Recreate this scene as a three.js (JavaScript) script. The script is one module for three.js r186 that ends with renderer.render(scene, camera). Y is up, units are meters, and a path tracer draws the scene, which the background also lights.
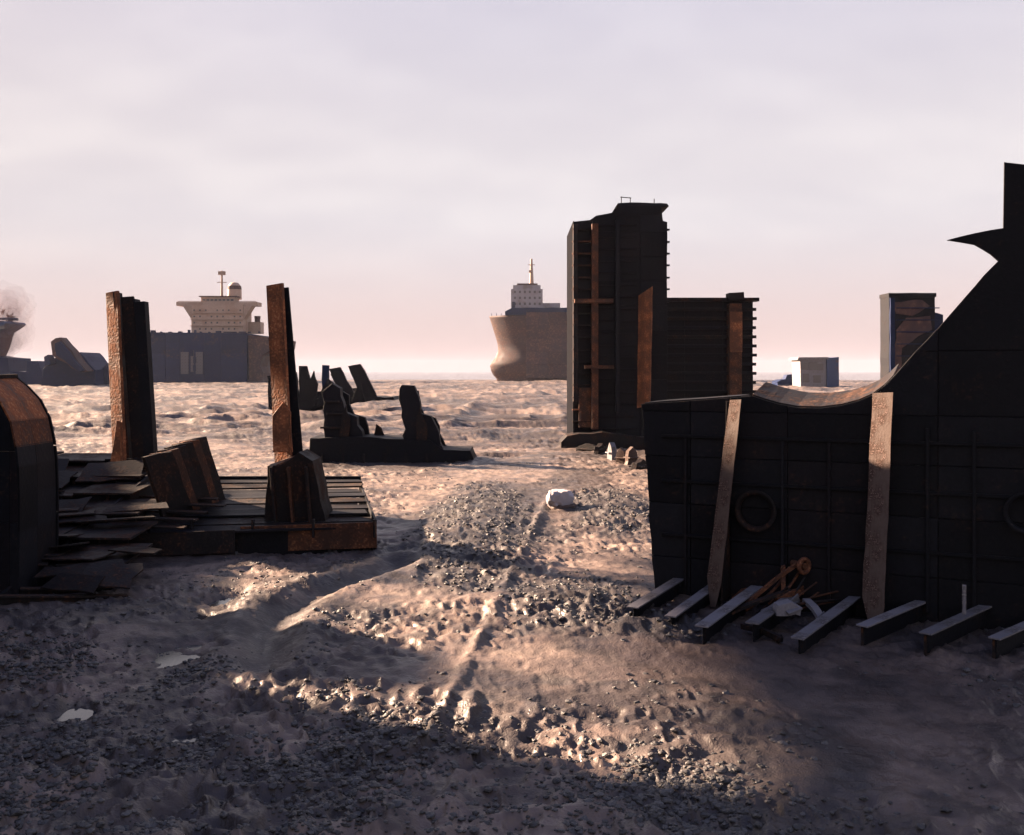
import * as THREE from 'three';
import { mergeGeometries } from 'three/addons/utils/BufferGeometryUtils.js';

// ---------------------------------------------------------------- camera, sky, sun, exposure
const scene = new THREE.Scene();
const F = 1000, HORIZON = 371, EYE = 5;
const camera = new THREE.PerspectiveCamera(2 * Math.atan(835 / 2 / F) * 180 / Math.PI, 1024 / 835, 0.1, 30000);
camera.position.set(0, EYE, 0);
camera.lookAt(0, EYE, -10);
camera.setViewOffset(1024, 835, 0, 417.5 - HORIZON, 1024, 835);   // lens shift: verticals stay vertical

const EXPOSURE = 10.5;
const SUN_AZ = 31 * Math.PI / 180, SUN_EL = 21.5 * Math.PI / 180;     // from the left, a little beyond the camera
const sunDir = new THREE.Vector3(-Math.cos(SUN_AZ) * Math.cos(SUN_EL), Math.sin(SUN_EL), -Math.sin(SUN_AZ) * Math.cos(SUN_EL));
const sun = new THREE.DirectionalLight(new THREE.Color().setRGB(1.0, 0.71, 0.50), 5);
sun.position.copy(sunDir).multiplyScalar(200);
sun.castShadow = true;
sun.shadow.radius = 4;
sun.shadow.mapSize.set(4096, 4096);
Object.assign(sun.shadow.camera, { left: -90, right: 90, top: 90, bottom: -90, near: 1, far: 500 });
scene.add(sun, sun.target);

// ---------------------------------------------------------------- noise
function rng(seed) { let s = seed >>> 0; return () => { s = (s + 0x6D2B79F5) >>> 0; let t = Math.imul(s ^ (s >>> 15), 1 | s); t = (t + Math.imul(t ^ (t >>> 7), 61 | t)) ^ t; return ((t ^ (t >>> 14)) >>> 0) / 4294967296; }; }
const hash2 = (i, j, k) => { let h = Math.imul(i, 374761393) ^ Math.imul(j, 668265263) ^ Math.imul(k, 1274126177); h = Math.imul(h ^ (h >>> 13), 1274126177); return ((h ^ (h >>> 16)) >>> 0) / 4294967296; };
function vnoise(x, y, seed, period = 0) {          // 0..1
  let i = Math.floor(x), j = Math.floor(y); const fx = x - i, fy = y - j;
  let i1 = i + 1, j1 = j + 1;
  if (period) { const w = (a) => ((a % period) + period) % period; i = w(i); j = w(j); i1 = w(i1); j1 = w(j1); }
  const u = fx * fx * fx * (fx * (fx * 6 - 15) + 10), v = fy * fy * fy * (fy * (fy * 6 - 15) + 10);
  const a = hash2(i, j, seed), b = hash2(i1, j, seed), c = hash2(i, j1, seed), d = hash2(i1, j1, seed);
  return a + (b - a) * u + (c - a) * v + (a - b - c + d) * u * v;
}
function fbm(x, y, seed, oct = 4, period = 0) {
  let s = 0, a = 0.5, n = 0;
  for (let o = 0; o < oct; o++) { s += a * vnoise(x, y, seed + o * 17, period); n += a; x *= 2; y *= 2; period *= 2; a *= 0.5; }
  return s / n;
}
const ridge = (x, y, seed) => 1 - Math.abs(2 * vnoise(x, y, seed) - 1);
const sstep = (a, b, x) => { const t = Math.min(1, Math.max(0, (x - a) / (b - a))); return t * t * (3 - 2 * t); };
const mix = (a, b, t) => a + (b - a) * t;

// ---------------------------------------------------------------- sky (computed: air and thin cloud)
{
  const W = 1024, Hh = 512, data = new Float32Array(W * Hh * 4);
  const lin = (c) => c.map((v) => { v /= 255; return v <= 0.04045 ? v / 12.92 : ((v + 0.055) / 1.055) ** 2.4; });
  const low = lin([233, 205, 200]), mid = lin([233, 226, 230]), high = lin([217, 213, 228]), zen = lin([112, 138, 208]), glow = lin([240, 214, 200]);
  for (let j = 0; j < Hh; j++) {
    const el = ((j + 0.5) / Hh - 0.5) * 180;
    for (let i = 0; i < W; i++) {
      const az = ((i + 0.5) / W - 0.5) * 2 * Math.PI;         // atan2(z, x)
      const e = Math.max(0, el);
      const dx = Math.cos(az) * Math.cos(el * Math.PI / 180), dy = Math.sin(el * Math.PI / 180), dz = Math.sin(az) * Math.cos(el * Math.PI / 180);
      const toSun = Math.max(0, dx * sunDir.x + dy * sunDir.y + dz * sunDir.z);
      let c = [0, 1, 2].map((k) => {
        let v = mix(low[k], mid[k], sstep(0, 9, e));
        v = mix(v, high[k], sstep(10, 25, e));
        return mix(v, zen[k], sstep(20, 75, e));
      });
      const g = 0.35 * toSun ** 6;
      c = c.map((v, k) => mix(v, glow[k], g));
      // thin cloud, in direction space so that it has no seam
      const px = dx / (dy + 0.25), pz = dz / (dy + 0.25);
      const n = fbm(px * 2.2 + 7, pz * 3.6 + 3, 5, 5), n2 = fbm(px * 6 + 31, pz * 12 + 9, 9, 4);
      const cl = (sstep(0.42, 0.72, n) * 0.08 + (n2 - 0.5) * 0.08 - 0.03) * sstep(2, 10, e);
      c = c.map((v, k) => v * (1 + cl * (k === 2 ? 0.75 : 1)));
      const o = (j * W + i) * 4;
      for (let k = 0; k < 3; k++) data[o + k] = c[k] / EXPOSURE;
      data[o + 3] = 1;
    }
  }
  const t = new THREE.DataTexture(data, W, Hh, THREE.RGBAFormat, THREE.FloatType);
  t.mapping = THREE.EquirectangularReflectionMapping; t.magFilter = THREE.LinearFilter; t.minFilter = THREE.LinearFilter; t.wrapS = THREE.RepeatWrapping; t.needsUpdate = true;
  scene.background = t; scene.environment = t;
}
scene.fog = new THREE.FogExp2(new THREE.Color().setRGB(0.72, 0.80, 1.0), 0.000032);

const renderer = new THREE.WebGLRenderer({ antialias: true });
renderer.setSize(1024, 835);
renderer.toneMapping = THREE.LinearToneMapping;
renderer.toneMappingExposure = EXPOSURE;
renderer.shadowMap.enabled = true;

// ---------------------------------------------------------------- helpers
const used = {};
const numbered = (n) => { const k = used[n] = (used[n] ?? -1) + 1; return k ? `${n}_${String(k).padStart(3, '0')}` : n; };
const at = (px, py, depth) => new THREE.Vector3((px - 512) / F * depth, EYE - (py - HORIZON) / F * depth, -depth);
const onGround = (px, py) => at(px, py, EYE * F / (py - HORIZON));
function tag(o, label, category, group, kind) { if (label) o.userData.label = label; if (category) o.userData.category = category; if (group) o.userData.group = group; if (kind) o.userData.kind = kind; return o; }
function thing(name, label, category, [x, y, z] = [0, 0, 0], turn = 0, group) {
  const g = new THREE.Group(); g.name = numbered(name); g.position.set(x, y, z); g.rotation.y = turn; scene.add(g);
  return tag(g, label, category, group);
}
function part(name, geo, mat, parent) {
  const m = new THREE.Mesh(geo, mat); m.castShadow = m.receiveShadow = true;
  m.name = parent === scene ? numbered(name) : name; parent.add(m); return m;
}
// texture coordinates in metres, by the way each face points
function metric(geo) {
  const g = geo.index ? geo.toNonIndexed() : geo;
  if (!g.attributes.normal) g.computeVertexNormals();
  const p = g.attributes.position, uv = new Float32Array(p.count * 2);
  const a = new THREE.Vector3(), b = new THREE.Vector3(), c = new THREE.Vector3();
  for (let i = 0; i < p.count; i += 3) {
    a.fromBufferAttribute(p, i); b.fromBufferAttribute(p, i + 1); c.fromBufferAttribute(p, i + 2);
    const n = b.clone().sub(a).cross(c.clone().sub(a)), ax = Math.abs(n.x), ay = Math.abs(n.y), az = Math.abs(n.z);
    [a, b, c].forEach((q, k) => {
      const [u, v] = ay > ax && ay > az ? [q.x, q.z] : ax > az ? [q.z, q.y] : [q.x, q.y];
      uv[(i + k) * 2] = u; uv[(i + k) * 2 + 1] = v;
    });
  }
  g.setAttribute('uv', new THREE.BufferAttribute(uv, 2));
  return g;
}
function box(w, h, d, x = 0, y = 0, z = 0, rx = 0, ry = 0, rz = 0) {
  const b = Math.min(0.012, Math.min(w, h, d) * 0.15);
  const s = new THREE.Shape(); s.moveTo(-w / 2 + b, -h / 2 + b); s.lineTo(w / 2 - b, -h / 2 + b); s.lineTo(w / 2 - b, h / 2 - b); s.lineTo(-w / 2 + b, h / 2 - b);
  const g = new THREE.ExtrudeGeometry(s, { depth: d - 2 * b, bevelEnabled: true, bevelThickness: b, bevelSize: b, bevelSegments: 1 });
  g.translate(0, 0, -d / 2 + b);
  const m = new THREE.Matrix4().makeRotationFromEuler(new THREE.Euler(rx, ry, rz)).setPosition(x, y, z);
  return metric(g.applyMatrix4(m));
}
// a bar of section w x h from a to b
function bar(a, b, w, h) {
  const A = new THREE.Vector3(...a), B = new THREE.Vector3(...b), d = B.clone().sub(A), L = d.length();
  const g = box(w, h, L);
  const z = d.normalize(); const up = Math.abs(z.y) > 0.98 ? new THREE.Vector3(1, 0, 0) : new THREE.Vector3(0, 1, 0);
  const x = up.clone().cross(z).normalize(), y = z.clone().cross(x);
  const m = new THREE.Matrix4().makeBasis(x, y, z).setPosition(A.add(B).multiplyScalar(0.5));
  return g.applyMatrix4(m);
}
function slab(pts, depth, z = 0, bevel = 0.012) {
  const s = new THREE.Shape(pts.map(([x, y]) => new THREE.Vector2(x, y)));
  const g = new THREE.ExtrudeGeometry(s, { depth: Math.max(0.004, depth - 2 * bevel), bevelEnabled: bevel > 0, bevelThickness: bevel, bevelSize: bevel * 0.8, bevelOffset: -bevel * 0.8, bevelSegments: 1 });
  g.translate(0, 0, z + bevel);
  return metric(g);
}
const ragRand = rng(77);
function ragged(pts, step, amp, closed = true) {          // torch-cut edge
  const out = [];
  const n = pts.length;
  for (let i = 0; i < (closed ? n : n - 1); i++) {
    const [ax, ay] = pts[i], [bx, by] = pts[(i + 1) % n], L = Math.hypot(bx - ax, by - ay), k = Math.max(1, Math.round(L / step));
    for (let j = 0; j < k; j++) {
      const t = j / k, e = j === 0 ? 0.3 : 1;
      out.push([ax + (bx - ax) * t + (ragRand() - 0.5) * amp * e * 2, ay + (by - ay) * t + (ragRand() - 0.5) * amp * e * 2]);
    }
  }
  if (!closed) out.push(pts[n - 1]);
  return out;
}
function clipPoly(poly, x0, x1, y0, y1) {
  const cut = (p, inside, cross) => { const o = []; for (let i = 0; i < p.length; i++) { const a = p[i], b = p[(i + 1) % p.length], ia = inside(a), ib = inside(b); if (ia) o.push(a); if (ia !== ib) o.push(cross(a, b)); } return o; };
  const X = (v) => (a, b) => [v, a[1] + (b[1] - a[1]) * (v - a[0]) / (b[0] - a[0])], Y = (v) => (a, b) => [a[0] + (b[0] - a[0]) * (v - a[1]) / (b[1] - a[1]), v];
  let p = cut(poly, (q) => q[0] >= x0, X(x0)); if (p.length) p = cut(p, (q) => q[0] <= x1, X(x1));
  if (p.length) p = cut(p, (q) => q[1] >= y0, Y(y0)); if (p.length) p = cut(p, (q) => q[1] <= y1, Y(y1));
  return p.filter((q, i) => { const r = p[(i + 1) % p.length]; return Math.hypot(q[0] - r[0], q[1] - r[1]) > 1e-4; });
}
const area = (p) => Math.abs(p.reduce((s, a, i) => { const b = p[(i + 1) % p.length]; return s + a[0] * b[1] - b[0] * a[1]; }, 0)) / 2;
// a wall of welded plates: the outline cut along the seams, each plate a part
function plates(parent, name, outline, us, vs, thick, z, mats, seed, gap = 0.02, wob = 0.012) {
  const r = rng(seed);
  for (let i = 0; i + 1 < us.length; i++) for (let j = 0; j + 1 < vs.length; j++) {
    const p = clipPoly(outline, us[i] + gap / 2, us[i + 1] - gap / 2, vs[j] + gap / 2, vs[j + 1] - gap / 2);
    const o = (r() - 0.5) * 2 * wob, m = mats[Math.floor(r() * mats.length)];
    if (p.length < 3 || area(p) < 0.02) continue;
    part(name, slab(p, thick, z + o, 0.008), m, parent);
  }
}

// ---------------------------------------------------------------- materials
function dataTex(size, fn, srgb) {
  const d = new Uint8Array(size * size * 4);
  for (let j = 0; j < size; j++) for (let i = 0; i < size; i++) { const c = fn(i / size, j / size), o = (j * size + i) * 4; d[o] = c[0]; d[o + 1] = c[1]; d[o + 2] = c[2]; d[o + 3] = 255; }
  const t = new THREE.DataTexture(d, size, size); t.wrapS = t.wrapT = THREE.RepeatWrapping; t.magFilter = t.minFilter = THREE.LinearFilter; if (srgb) t.colorSpace = THREE.SRGBColorSpace; t.needsUpdate = true; return t;
}
const toS = (v) => 255 * (v <= 0.0031308 ? v * 12.92 : 1.055 * v ** (1 / 2.4) - 0.055);
function steel(seed, base, rust, flake, amount, tile = 3, opt = {}) {
  const size = opt.size ?? 512, A = new Float32Array(size * size), B = new Float32Array(size * size);
  for (let j = 0; j < size; j++) for (let i = 0; i < size; i++) {
    const u = i / size, v = j / size;
    const patch = fbm(u * 4, v * 4, seed, 6, 4), streak = fbm(u * 24, v * 2, seed + 40, 4, 2) * 0.5 + vnoise(u * 48, v * 3, seed + 44, 3) * 0.0, fine = fbm(u * 40, v * 40, seed + 80, 3, 40);
    A[j * size + i] = sstep(1 - amount - 0.18, 1 - amount + 0.18, patch * 0.75 + streak * 0.22 + fine * 0.22 - 0.09);
    B[j * size + i] = fine * 0.7 + patch * 0.3;
  }
  const get = (M, u, v) => M[Math.round(v * size) * size + Math.round(u * size)];
  const map = dataTex(size, (u, v) => {
    const a = get(A, u, v), b = get(B, u, v), f = sstep(0.56, 0.75, b) * a;
    return [0, 1, 2].map((k) => toS(mix(mix(base[k], rust[k], a), flake[k], f) * (0.75 + 0.5 * b)));
  }, true);
  const bump = dataTex(size, (u, v) => { const h = 255 * (0.55 * get(B, u, v) + 0.3 * get(A, u, v)); return [h, h, h]; });
  const rough = dataTex(size, (u, v) => { const h = 255 * (0.52 + 0.38 * get(A, u, v) + 0.1 * get(B, u, v)); return [h, h, h]; });
  for (const t of [map, bump, rough]) t.repeat.set(1 / tile, 1 / tile);
  return new THREE.MeshPhysicalMaterial({ map, bumpMap: bump, bumpScale: opt.bump ?? 0.012, roughnessMap: rough, roughness: 1, metalness: 0, specularIntensity: opt.spec ?? 0.3 });
}
const tones = (m, list) => list.map((t) => { const c = m.clone(); c.color = new THREE.Color().setRGB(...(Array.isArray(t) ? t : [t, t, t])); return c; });
const M = {};
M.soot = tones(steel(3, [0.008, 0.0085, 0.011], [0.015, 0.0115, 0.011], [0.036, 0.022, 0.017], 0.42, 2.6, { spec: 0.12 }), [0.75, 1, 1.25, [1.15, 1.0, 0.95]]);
M.matte = M.soot[0].clone(); M.matte.specularIntensity = 0.02; M.matte.roughnessMap = null; M.matte.roughness = 1;
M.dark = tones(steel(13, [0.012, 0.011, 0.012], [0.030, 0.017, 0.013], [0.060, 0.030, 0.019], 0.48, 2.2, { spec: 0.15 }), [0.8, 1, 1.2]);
M.rust = tones(steel(23, [0.040, 0.019, 0.013], [0.11, 0.043, 0.022], [0.17, 0.075, 0.038], 0.55, 2.0, { bump: 0.02 }), [0.85, 1, 1.15]);
M.orange = tones(steel(27, [0.10, 0.042, 0.022], [0.24, 0.088, 0.040], [0.30, 0.14, 0.07], 0.55, 2.0, { bump: 0.02 }), [0.9, 1]);
M.pale = tones(steel(33, [0.085, 0.064, 0.056], [0.042, 0.027, 0.022], [0.14, 0.10, 0.088], 0.55, 0.9, { bump: 0.006, spec: 0.15 }), [0.9, 1.05]);
M.grey = tones(steel(43, [0.125, 0.122, 0.135], [0.05, 0.042, 0.04], [0.18, 0.17, 0.165], 0.4, 1.3), [0.8, 1, 1.2]);
M.hull = tones(steel(53, [0.008, 0.017, 0.052], [0.014, 0.020, 0.044], [0.045, 0.034, 0.036], 0.36, 26, { bump: 0.02, spec: 0.2 }), [0.9, 1, 1.1]);
M.hullRust = tones(steel(63, [0.050, 0.033, 0.036], [0.085, 0.048, 0.042], [0.12, 0.07, 0.055], 0.5, 22, { bump: 0.02 }), [0.9, 1, 1.1]);
M.cream = tones(steel(73, [0.36, 0.265, 0.205], [0.24, 0.15, 0.105], [0.28, 0.195, 0.145], 0.36, 14, { bump: 0.01 }), [0.9, 1, 1.05]);
M.white = tones(steel(83, [0.28, 0.265, 0.285], [0.17, 0.13, 0.12], [0.21, 0.18, 0.17], 0.42, 12, { bump: 0.01 }), [0.92, 1]);
M.blue = tones(steel(93, [0.03, 0.05, 0.11], [0.07, 0.05, 0.05], [0.1, 0.07, 0.06], 0.3, 8), [1]);
M.glass = new THREE.MeshStandardMaterial({ color: new THREE.Color().setRGB(0.07, 0.065, 0.065), roughness: 0.2 });
const pick = (list, r) => list[Math.floor(r() * list.length)];

// ---------------------------------------------------------------- ground: tidal mud flat
const EDGE = [[-300, 600], [120, 628], [250, 655], [330, 672], [400, 690], [470, 702], [530, 712], [575, 732], [620, 745], [700, 752], [800, 775], [880, 795], [905, 812], [930, 838], [1400, 900]];
function edgeDepth(px) { for (let i = 0; i + 1 < EDGE.length; i++) if (px <= EDGE[i + 1][0] || i + 2 === EDGE.length) { const t = (px - EDGE[i][0]) / (EDGE[i + 1][0] - EDGE[i][0]); return EYE * F / (mix(EDGE[i][1], EDGE[i + 1][1], t) - HORIZON); } }
const line = (pts) => pts.map(([px, py]) => { const g = onGround(px, py); return [g.x, g.z]; });
function distTo(pl, x, z) { let d = 1e9; for (let i = 0; i + 1 < pl.length; i++) { const [ax, az] = pl[i], [bx, bz] = pl[i + 1], ux = bx - ax, uz = bz - az, t = Math.min(1, Math.max(0, ((x - ax) * ux + (z - az) * uz) / (ux * ux + uz * uz))); d = Math.min(d, Math.hypot(x - ax - ux * t, z - az - uz * t)); } return d; }
const RUT = line([[400, 562], [360, 574], [318, 586], [284, 604], [266, 626], [262, 655]]);
const DRAGS = [line([[548, 500], [526, 548], [500, 600], [470, 655], [445, 700], [420, 740], [368, 830]]), line([[474, 690], [466, 725], [456, 772], [440, 835]]), line([[560, 640], [700, 668], [860, 726], [1010, 800]]), line([[-40, 828], [30, 792], [90, 762], [140, 735]]), line([[-10, 838], [60, 808], [120, 775], [165, 760]]), line([[60, 836], [110, 806], [150, 790]])];
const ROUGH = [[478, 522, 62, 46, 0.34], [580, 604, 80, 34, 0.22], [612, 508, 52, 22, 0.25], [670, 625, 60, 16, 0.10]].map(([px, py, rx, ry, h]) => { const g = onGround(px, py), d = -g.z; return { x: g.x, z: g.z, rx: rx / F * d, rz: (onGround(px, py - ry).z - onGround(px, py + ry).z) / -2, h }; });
const PUDDLES = [[186, 640, 0.8, 1.1], [210, 596, 0.7, 1.8], [206, 706, 0.42, 0.20], [190, 720, 0.30, 0.16], [78, 698, 0.45, 0.35], [500, 455, 1.6, 2.2]].map(([px, py, rx, rz]) => { const g = onGround(px, py); return { x: g.x, z: g.z, rx, rz }; });
const lowland = (x, z) => { const r = Math.hypot(x, z); return 0.30 * (fbm(x / 17 + 9, z / 17 + 4, 101, 3) - 0.5) + 0.10 * (fbm(x / 4 + 3, z / 4, 102, 3) - 0.5) * sstep(4, 12, r); };
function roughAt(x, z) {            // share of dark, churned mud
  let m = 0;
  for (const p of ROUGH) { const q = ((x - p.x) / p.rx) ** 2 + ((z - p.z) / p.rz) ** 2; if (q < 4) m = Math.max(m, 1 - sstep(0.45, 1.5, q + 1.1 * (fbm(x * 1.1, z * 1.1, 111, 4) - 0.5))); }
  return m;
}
function frontAt(x, z, lo = -0.22, hi = 0.05) {            // share of foreground mud, below the little bank
  if (z > -3) return 1;
  const d = -z, e = edgeDepth(512 + x / d * F) * (1 + 0.06 * (fbm(x * 0.9, z * 0.9, 121, 4) - 0.5));
  return 1 - sstep(lo, hi, d - e);
}
function ground(x, z, info) {
  const r = Math.hypot(x, z);
  let h = lowland(x, z);
  const far = sstep(38, 110, r), vfar = 1 - sstep(420, 620, r);
  if (r > 30) {
    h += far * vfar * (1.6 * (fbm(x / 26 + 5, z / 15 + 2, 131, 4) - 0.5) + 1.5 * (ridge(x / 11 + 2, z / 6, 132) - 0.6) * vnoise(x / 31, z / 31, 133) + 0.75 * (ridge(x / 4.0, z / 2.4, 134) - 0.6));
    h -= 2.6 * sstep(560, 720, r);
  }
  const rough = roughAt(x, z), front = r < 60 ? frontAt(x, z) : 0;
  for (const p of ROUGH) { const q = ((x - p.x) / p.rx) ** 2 + ((z - p.z) / p.rz) ** 2; if (q < 6) h += p.h * Math.exp(-q * 1.3); }
  const slope = r < 60 ? frontAt(x, z, -0.9, 0.5) : 0; h -= 0.13 * slope;
  let smooth = 0;
  if (r < 60) {
    const dr = distTo(RUT, x, z); h += -0.22 * Math.exp(-((dr / 0.42) ** 2)) + 0.09 * Math.exp(-(((dr - 0.85) / 0.35) ** 2));
    smooth = Math.max(smooth, Math.exp(-((dr / 0.7) ** 2)), 0.7 * Math.exp(-((distTo(DRAGS[2], x, z) / 1.5) ** 2)));
    DRAGS.forEach((pl, k) => { const w = k === 2 ? 0.35 : 0.13, d = distTo(pl, x, z) + 0.10 * (fbm(x * 2.5, z * 2.5, 141 + k, 3) - 0.5); h += (k === 2 ? -0.05 : 0.095) * Math.exp(-((d / w) ** 2)) * (0.35 + 0.9 * vnoise(x * 1.3, z * 1.3, 145)); });
    for (const p of PUDDLES) { const q = ((x - p.x) / p.rx) ** 2 + ((z - p.z) / p.rz) ** 2 + 1.6 * (fbm(x * 2.4, z * 2.4, 147, 4) - 0.42); if (q < 6) { const k = Math.min(1, Math.exp(-q * 1.1)); h = mix(h, lowland(p.x, p.z) - 0.13 - 0.13, Math.min(1, k * 1.0)); smooth = Math.max(smooth, 0.55 * k); } }
  }
  // churned lumps and hoof-sized holes
  if (r < 130) {
    const near = 1 - sstep(70, 130, r), patch = fbm(x * 0.35 + 4, z * 0.35, 151, 3);
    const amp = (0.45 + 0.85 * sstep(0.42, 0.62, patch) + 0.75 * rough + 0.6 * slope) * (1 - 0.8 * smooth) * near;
    const wx = x + 0.16 * (vnoise(x * 3, z * 3, 152) - 0.5), wz = z + 0.16 * (vnoise(x * 3, z * 3, 153) - 0.5);
    h += amp * (0.065 * (ridge(wx * 1.5, wz * 1.5, 154) - 0.62) + 0.06 * (vnoise(wx * 3.4, wz * 3.4, 155) - 0.5) + 0.07 * (ridge(wx * 4.6, wz * 4.6, 157) - 0.6) + 0.04 * (vnoise(wx * 7.5, wz * 7.5, 156) - 0.5));
  }
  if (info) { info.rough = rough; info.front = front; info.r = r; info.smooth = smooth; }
  return h;
}
{
  const angs = [], rads = [];
  const A = 37 * Math.PI / 180;
  for (let i = 0; i <= 780; i++) angs.push(-A + 2 * A * i / 780);
  for (let i = 1; i < 64; i++) angs.push(A + (2 * Math.PI - 2 * A) * i / 64);
  for (let r = 0.4; r < 6; r *= 1.35) rads.push(r);
  for (let r = 6; r < 110; r *= 1.0054) rads.push(r);
  for (let r = 110; r < 900; r *= 1.014) rads.push(r);
  for (let r = 900; r < 5400; r *= 1.3) rads.push(r);
  const na = angs.length, nr = rads.length, pos = new Float32Array(na * nr * 3), col = new Float32Array(na * nr * 3), uv = new Float32Array(na * nr * 2), idx = new Uint32Array(na * (nr - 1) * 6);
  const pale = [0.138, 0.104, 0.087], tan = [0.066, 0.051, 0.046], dark = [0.030, 0.027, 0.027], wet = [0.028, 0.0245, 0.025];
  const info = {};
  let k = 0;
  for (let j = 0; j < nr; j++) for (let i = 0; i < na; i++, k++) {
    const x = rads[j] * Math.sin(angs[i]), z = -rads[j] * Math.cos(angs[i]);
    pos[k * 3] = x; pos[k * 3 + 1] = ground(x, z, info); pos[k * 3 + 2] = z;
    uv[k * 2] = x; uv[k * 2 + 1] = z;
    const n1 = fbm(x * 0.22 + 3, z * 0.22, 161, 4), n2 = fbm(x * 2.2, z * 2.2, 162, 3), n3 = info.r < 90 ? vnoise(x * 9, z * 9, 163) : 0.5, n4 = fbm(x * 0.05, z * 0.09, 164, 4);
    const toTan = sstep(0.35, 0.65, n1 * 0.7 + n2 * 0.3), toWet = sstep(0.43, 0.62, n4 * 0.6 + n2 * 0.4) * sstep(40, 80, info.r) + (0.45 * sstep(0.54, 0.64, n2) + 0.7 * sstep(0.50, 0.60, fbm(x * 0.33 + 7, z * 0.33, 165, 5))) * (1 - sstep(60, 120, info.r));
    const soak = info.r < 60 ? Math.exp(-((distTo(RUT, x, z) / 0.45) ** 2)) * sstep(0.2, 0.55, 0.6 * n2 + 0.4 * n3) : 0;
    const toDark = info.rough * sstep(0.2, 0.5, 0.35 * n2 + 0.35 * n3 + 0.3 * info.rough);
    for (let c = 0; c < 3; c++) {
      let v = mix(pale[c], tan[c], toTan);
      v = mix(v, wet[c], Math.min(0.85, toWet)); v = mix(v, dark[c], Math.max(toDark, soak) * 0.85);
      col[k * 3 + c] = v * (0.86 + 0.28 * n3);
    }
  }
  let o = 0;
  for (let j = 0; j + 1 < nr; j++) for (let i = 0; i < na; i++) {
    const i1 = (i + 1) % na, a = j * na + i, b = j * na + i1, c = (j + 1) * na + i, d = (j + 1) * na + i1;
    idx.set([a, b, c, b, d, c], o); o += 6;
  }
  const g = new THREE.BufferGeometry();
  g.setAttribute('position', new THREE.BufferAttribute(pos, 3)); g.setAttribute('color', new THREE.BufferAttribute(col, 3)); g.setAttribute('uv', new THREE.BufferAttribute(uv, 2));
  g.setIndex(new THREE.BufferAttribute(idx, 1)); g.computeVertexNormals();
  const nrm = g.attributes.normal; if (nrm.getY(na * 40) < 0) { for (let q = 0; q < idx.length; q += 3) { const t = idx[q + 1]; idx[q + 1] = idx[q + 2]; idx[q + 2] = t; } g.computeVertexNormals(); }
  const S = 1024, hb = dataTex(S, (u0, v0) => { const u = u0 + 0.05 * (fbm(u0 * 9, v0 * 9, 177, 3, 9) - 0.5), v = v0 + 0.05 * (fbm(u0 * 9, v0 * 9, 178, 3, 9) - 0.5), h = 255 * Math.min(1, 0.5 * fbm(u * 12, v * 12, 171, 5, 12) + 0.34 * fbm(u * 34, v * 34, 175, 3, 34) + 0.16 * vnoise(u * 110, v * 110, 176, 110)); return [h, h, h]; });
  const rb = dataTex(512, (u, v) => { const h = 255 * (0.20 + 0.60 * fbm(u * 8, v * 8, 181, 5, 8)); return [h, h, h]; });
  hb.repeat.set(1 / 2.3, 1 / 2.3); hb.rotation = 0.55; rb.rotation = 0.3; rb.repeat.set(1 / 3.7, 1 / 3.7);
  const mud = M.mud = new THREE.MeshPhysicalMaterial({ vertexColors: true, bumpMap: hb, bumpScale: 0.028, roughnessMap: rb, roughness: 1, specularIntensity: 0.42 });
  tag(part('mud_flat', g, mud, scene), 'rutted wet mud flat of the ship breaking beach', 'ground', null, 'structure');

  // the sea beyond the flat
  const sg = new THREE.RingGeometry(540, 5200, 96, 12); sg.rotateX(-Math.PI / 2); sg.translate(0, -0.9, 0);
  const wb = dataTex(256, (u, v) => { const h = 255 * fbm(u * 6, v * 10, 191, 4, 2); return [h, h, h]; }); wb.repeat.set(60, 60);
  tag(part('sea', sg, new THREE.MeshStandardMaterial({ color: new THREE.Color().setRGB(0.05, 0.055, 0.06), roughness: 0.12, bumpMap: wb, bumpScale: 0.04 }), scene), 'pale calm sea along the horizon', 'sea', null, 'structure');

  // puddles standing in the hollows
  const pm = new THREE.MeshStandardMaterial({ color: new THREE.Color().setRGB(0.03, 0.03, 0.032), roughness: 0.1 });
  PUDDLES.forEach((p) => {
    const pts = []; for (let i = 0; i < 28; i++) { const a = i / 28 * Math.PI * 2, q = 0.98 + 0.3 * (vnoise(Math.cos(a) * 2 + p.x, Math.sin(a) * 2 + p.z, 195) - 0.5); pts.push(new THREE.Vector2(Math.cos(a) * p.rx * q, Math.sin(a) * p.rz * q)); }
    const pg = new THREE.ShapeGeometry(new THREE.Shape(pts)); pg.rotateX(-Math.PI / 2); pg.translate(p.x, lowland(p.x, p.z) - 0.13 - 0.075, p.z);
    tag(part('puddle', pg, pm, scene), 'shallow puddle of tidal water lying in the mud', 'puddle', null, 'structure');
  });
}
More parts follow.
